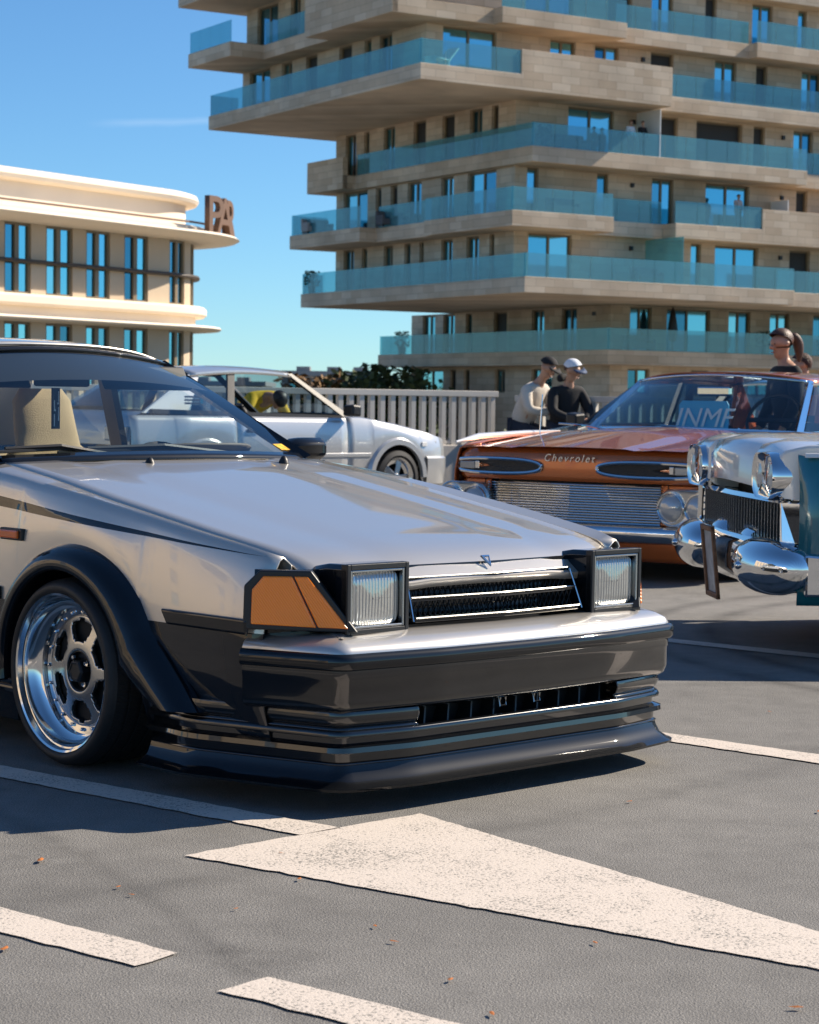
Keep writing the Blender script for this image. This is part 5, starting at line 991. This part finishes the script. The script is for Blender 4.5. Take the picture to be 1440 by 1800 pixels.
def person(loc, rz, label, pose, shirt, trous, hair=None, cap=None, scale=1.0, group=None, hairkind='short', detail=True):
    r = empty('person', loc, rz, label, 'person', group); r.scale = (scale,) * 3
    J = pose; V = lambda k: tuple(J[k]); body = []
    hb = Vector(J['neck']); hd = Vector(J['head']); up = (hd - hb).normalized(); fw = Vector(J.get('face', (1, 0, 0))).normalized(); fw = (fw - up * fw.dot(up)).normalized(); sd = up.cross(fw)
    c0 = tuple(hb + up * .03); h1 = tuple(hd - up * .055 + fw * .012); h2 = tuple(hd + up * .02); h3 = tuple(hd + up * .085 - fw * .012); nose = tuple(hd - up * .02 + fw * .118); chin = tuple(hd - up * .095 + fw * .065)
    body.append([(V('pelvis'), .12), (V('spine'), .115), (V('chest'), .13), (V('neck'), .056), (c0, .052), (h1, .068), (h2, .086), (h3, .068)])
    body += [[(h1, .068), (chin, .030)], [(h2, .086), (tuple(hd - up * .005 + fw * .085), .035), (nose, .014)]]
    for s_ in (1, -1): body.append([(h2, .086), (tuple(hd - up * .01 + sd * .090 * s_), .018)])
    hands = []
    for s_ in ('l', 'r'):
        body.append([(V('chest'), .13), (V('sh' + s_), .062), (V('el' + s_), .042), (V('wr' + s_), .030), (V('ha' + s_), .036)])
        body.append([(V('pelvis'), .12), (V('hip' + s_), .09), (V('kn' + s_), .058), (V('an' + s_), .042), (V('to' + s_), .035)])
        if detail:
            w0 = Vector(J['wr' + s_]); h0 = Vector(J['ha' + s_]); d = (h0 - w0).normalized(); side = d.cross(Vector((0, 0, 1))); side = side.normalized() if side.length > .1 else Vector((0, 1, 0)); dn = d.cross(side)
            for k in range(4):
                b0 = h0 + side * (k - 1.5) * .02 + d * .02; body.append([(V('ha' + s_), .036), (tuple(b0 + d * .025), .0095), (tuple(b0 + d * .05 + dn * .012), .0085), (tuple(b0 + d * (.066 - .006 * abs(k - 1.3)) + dn * .03), .007)])
            body.append([(V('ha' + s_), .036), (tuple(h0 + side * .04 + d * .0), .011), (tuple(h0 + side * .052 + d * .03), .009)])
    skinmesh('body', body, M['skin'], r)
    sh = [[(tuple(Vector(J['pelvis']) + Vector((0, 0, .0))), (.165, .15)), (V('spine'), (.17, .145)), (V('chest'), (.175, .15)), (tuple(lerp(Vector(J['chest']), Vector(J['neck']), .75)), .085)]]
    for s_ in ('l', 'r'): sh.append([(V('chest'), .15), (V('sh' + s_), .082), (V('el' + s_), .062), (tuple(lerp(Vector(J['el' + s_]), Vector(J['wr' + s_]), .92)), .046)])
    so = skinmesh('top', sh, shirt, r)
    if pose.get('hood'):
        nk = Vector(J['neck']); skinmesh('hood', [[(tuple(nk - fw * .09 + up * .0 + sd * .08), .045), (tuple(nk - fw * .13 + up * .01), .055), (tuple(nk - fw * .09 - sd * .08), .045)]], shirt, r)
    tr = []
    for s_ in ('l', 'r'): tr.append([(tuple(Vector(J['pelvis']) - Vector((0, 0, .02))), .135), (V('hip' + s_), .108), (V('kn' + s_), .078), (tuple(lerp(Vector(J['kn' + s_]), Vector(J['an' + s_]), .93)), .062)])
    skinmesh('trousers', tr, trous, r)
    for s_ in ('l', 'r'):
        a, t = Vector(J['an' + s_]), Vector(J['to' + s_]); skinmesh('shoe', [[(tuple(a - (t - a).normalized() * .05 - Vector((0, 0, .02))), (.045, .04)), (tuple(lerp(a, t, .5) - Vector((0, 0, .01))), (.05, .045)), (tuple(t), (.045, .032))]], M['trim'], r, sub=1)
    if detail:
        for s_ in (1, -1):
            e = hd + fw * .088 + sd * .034 * s_ + up * .012; m_ = MB().lathe([(.0, .006), (.006, .003), (.007, 0), (.006, -.003), (0, -.006)], 'z', 8, tuple(e)); m_.mk('eye', M['dark'], r, smooth=True)
        mo = hd + fw * .098 - up * .052; MB().tube([tuple(mo - sd * .022 - fw * .006), tuple(mo + fw * .002), tuple(mo + sd * .022 - fw * .006)], .005, 6).mk('mouth', mat('lips', (.30, .10, .08), .5), r)
    def shell(nm, m_, a_lo, back, grow=1.10, low=-.02):
        rows = []
        for i in range(9):
            el = lerp(a_lo, math.pi / 2, i / 8); row = []
            for k in range(20):
                az = 2 * math.pi * k / 20; d = fw * math.cos(az) + sd * math.sin(az); f_ = max(0, -math.cos(az)); e2 = el - back * f_ * (1 - i / 8) + .55 * max(0, math.cos(az)) * (1 - i / 8)
                row.append(tuple(hd + up * .03 + d * .092 * grow * math.cos(e2) * (1.05 if abs(math.cos(az)) > .7 else .95) - fw * .008 + up * .092 * grow * math.sin(e2)))
            rows.append(row)
        v, f = grid(rows, False, True); return mk(nm, v, f, m_, r, smooth=True)
    if hair: shell('hair', hair, .15 if hairkind != 'long' else .25, .9 if hairkind != 'long' else 1.3, 1.06)
    if hairkind == 'pony':
        b = hd - fw * .10 + up * .03; skinmesh('ponytail', [[(tuple(b), .03), (tuple(b - fw * .05 + up * .01), .048), (tuple(b - fw * .075 - up * .06), .05), (tuple(b - fw * .065 - up * .15), .034), (tuple(b - fw * .05 - up * .21), .012)]], hair, r)
    if cap:
        c = shell('cap', cap[0], .16, .1, 1.14); bm_ = cap[1]; rows = []
        for k in frange(-1, 1, 9): 
            base = hd + up * .055 + fw * (.10 * math.sqrt(max(0, 1 - (k * .8) ** 2)) + .005) + sd * .088 * k; rows.append([tuple(base), tuple(base + fw * .075 * (1 - .5 * k * k) - up * .014)])
        v, f = grid(rows); mk('cap_peak', v, f, bm_, c, smooth=True, solid=.008)
    return r
def sit(lean=.1, arms='cross', hood=False, face=(1, 0, -.1), hx=0):
    J = dict(pelvis=(0, 0, .67), spine=(.03 + lean * .3, 0, .85), chest=(.05 + lean, 0, 1.06), neck=(.10 + lean * 1.5, 0, 1.235), head=(.15 + lean * 1.8 + hx, 0, 1.365), face=face, hood=hood)
    for s_, y in (('l', 1), ('r', -1)):
        J['sh' + s_] = (.06 + lean * 1.15, .185 * y, 1.13); J['el' + s_] = (.17 + lean, .25 * y, .90); J['wr' + s_] = (.33 + lean, .03 * y, .90 + .03 * y); J['ha' + s_] = (.34 + lean, -.07 * y, .92 + .03 * y)
        J['hip' + s_] = (.06, .10 * y, .68); J['kn' + s_] = (.42, .13 * y, .60); J['an' + s_] = (.50, .13 * y, .10); J['to' + s_] = (.66, .15 * y, .04)
    if arms == 'lap':
        for s_, y in (('l', 1), ('r', -1)): J['wr' + s_] = (.36 + lean, .07 * y, .80); J['ha' + s_] = (.43 + lean, .03 * y, .78)
    return J
def stand(lean=0, face=(1, 0, 0)):
    J = dict(pelvis=(0, 0, .93), spine=(lean * .3, 0, 1.10), chest=(lean, 0, 1.30), neck=(lean * 1.5, 0, 1.46), head=(lean * 1.7 + .02, 0, 1.60), face=face)
    for s_, y in (('l', 1), ('r', -1)): J.update({'sh' + s_: (lean, .17 * y, 1.38), 'el' + s_: (lean + .02, .23 * y, 1.12), 'wr' + s_: (lean + .14, .22 * y, .90), 'ha' + s_: (lean + .17, .21 * y, .83), 'hip' + s_: (0, .09 * y, .90), 'kn' + s_: (.02, .10 * y, .50), 'an' + s_: (0, .10 * y, .09), 'to' + s_: (.15, .12 * y, .035)})
    return J
beige = mat('beige sweatshirt', (.60, .54, .46), .9, bump=.5, bscale=14, vary=.06, vscale=8); blackc = mat('black cotton', (.010, .010, .012), .85, bump=.4, bscale=16); denim = mat('dark denim', (.02, .025, .04), .85); whitec = mat('white cap cloth', (.72, .74, .78), .8); yellow = mat('yellow shirt', (.80, .50, .015), .8, bump=.5, bscale=12)
FBang = math.atan2(-FB.y, -FB.x)
pA = FC + FB * .34 + Vector((-.55, -.835)) * .14; pB = FC + FB * .92 + Vector((-.55, -.835)) * .12
a_ = person((pA.x, pA.y, 0), rad(-38), 'man in beige sweatshirt and dark cap sitting arms folded at the railing', sit(.12, face=(1, -.1, -.35)), beige, denim, cap=(blackc, blackc), scale=1.12)
b_ = person((pB.x, pB.y, 0), rad(-62), 'young man in black hoodie with white front cap sitting at the railing', sit(.04, 'lap', True, face=(1, .35, -.05)), blackc, denim, hair=M['hair'], cap=(whitec, mat('navy peak', (.02, .05, .12), .7)), scale=1.1)
person((3.06, 16.5, 0), rad(195), 'woman with brown ponytail in black top standing behind the orange sedan', stand(.05, face=(1, .25, -.25)), blackc, denim, hair=M['hair'], hairkind='pony')
person((3.46, 17.3, 0), rad(170), 'person with dark curly hair mostly hidden beside the ponytailed woman', stand(.10, face=(1, 0, -.3)), blackc, denim, hair=mat('dark curly hair', (.05, .016, .008), .7, bump=1, bscale=60), hairkind='long', scale=.90)
# bending person behind the hatchback
J = stand(); 
J.update(pelvis=(0, 0, .90), spine=(.16, 0, 1.02), chest=(.36, 0, 1.10), neck=(.54, 0, 1.13), head=(.66, 0, 1.10), face=(.5, 0, -1))
for s_, y in (('l', 1), ('r', -1)): J.update({'sh' + s_: (.42, .19 * y, 1.12), 'el' + s_: (.50, .27 * y, .90), 'wr' + s_: (.66, .20 * y, .80), 'ha' + s_: (.73, .17 * y, .80)})
hp_ = Vector((-.70, 21.98)); hv = Vector((math.cos(rad(43)), math.sin(rad(43)))); lv = Vector((-hv.y, hv.x)); pY = hp_ - hv * .05 + lv * 1.75
person((pY.x, pY.y, 0), rad(43 - 90), 'person in yellow shirt bending to look into the silver hatchback', J, yellow, denim, hair=mat('black hair', (.015, .01, .008), .5))
# people on the balconies
for s_, t, k, sh_, lb in ((6.6, .35, 3, whitec, 'distant person in white standing on balcony beside the white screen'), (7.2, .2, 3, blackc, 'distant person in black leaning on balcony beside the white screen'), (13.6, .6, 2, mat('pink shirt', (.6, .45, .4), .8), 'distant person in pale top standing on the balcony by wide windows')):
    person(rel(s_, t, Z[k]), TA - 1.57, lb, stand(), sh_, denim, hair=M['hair'], detail=False)
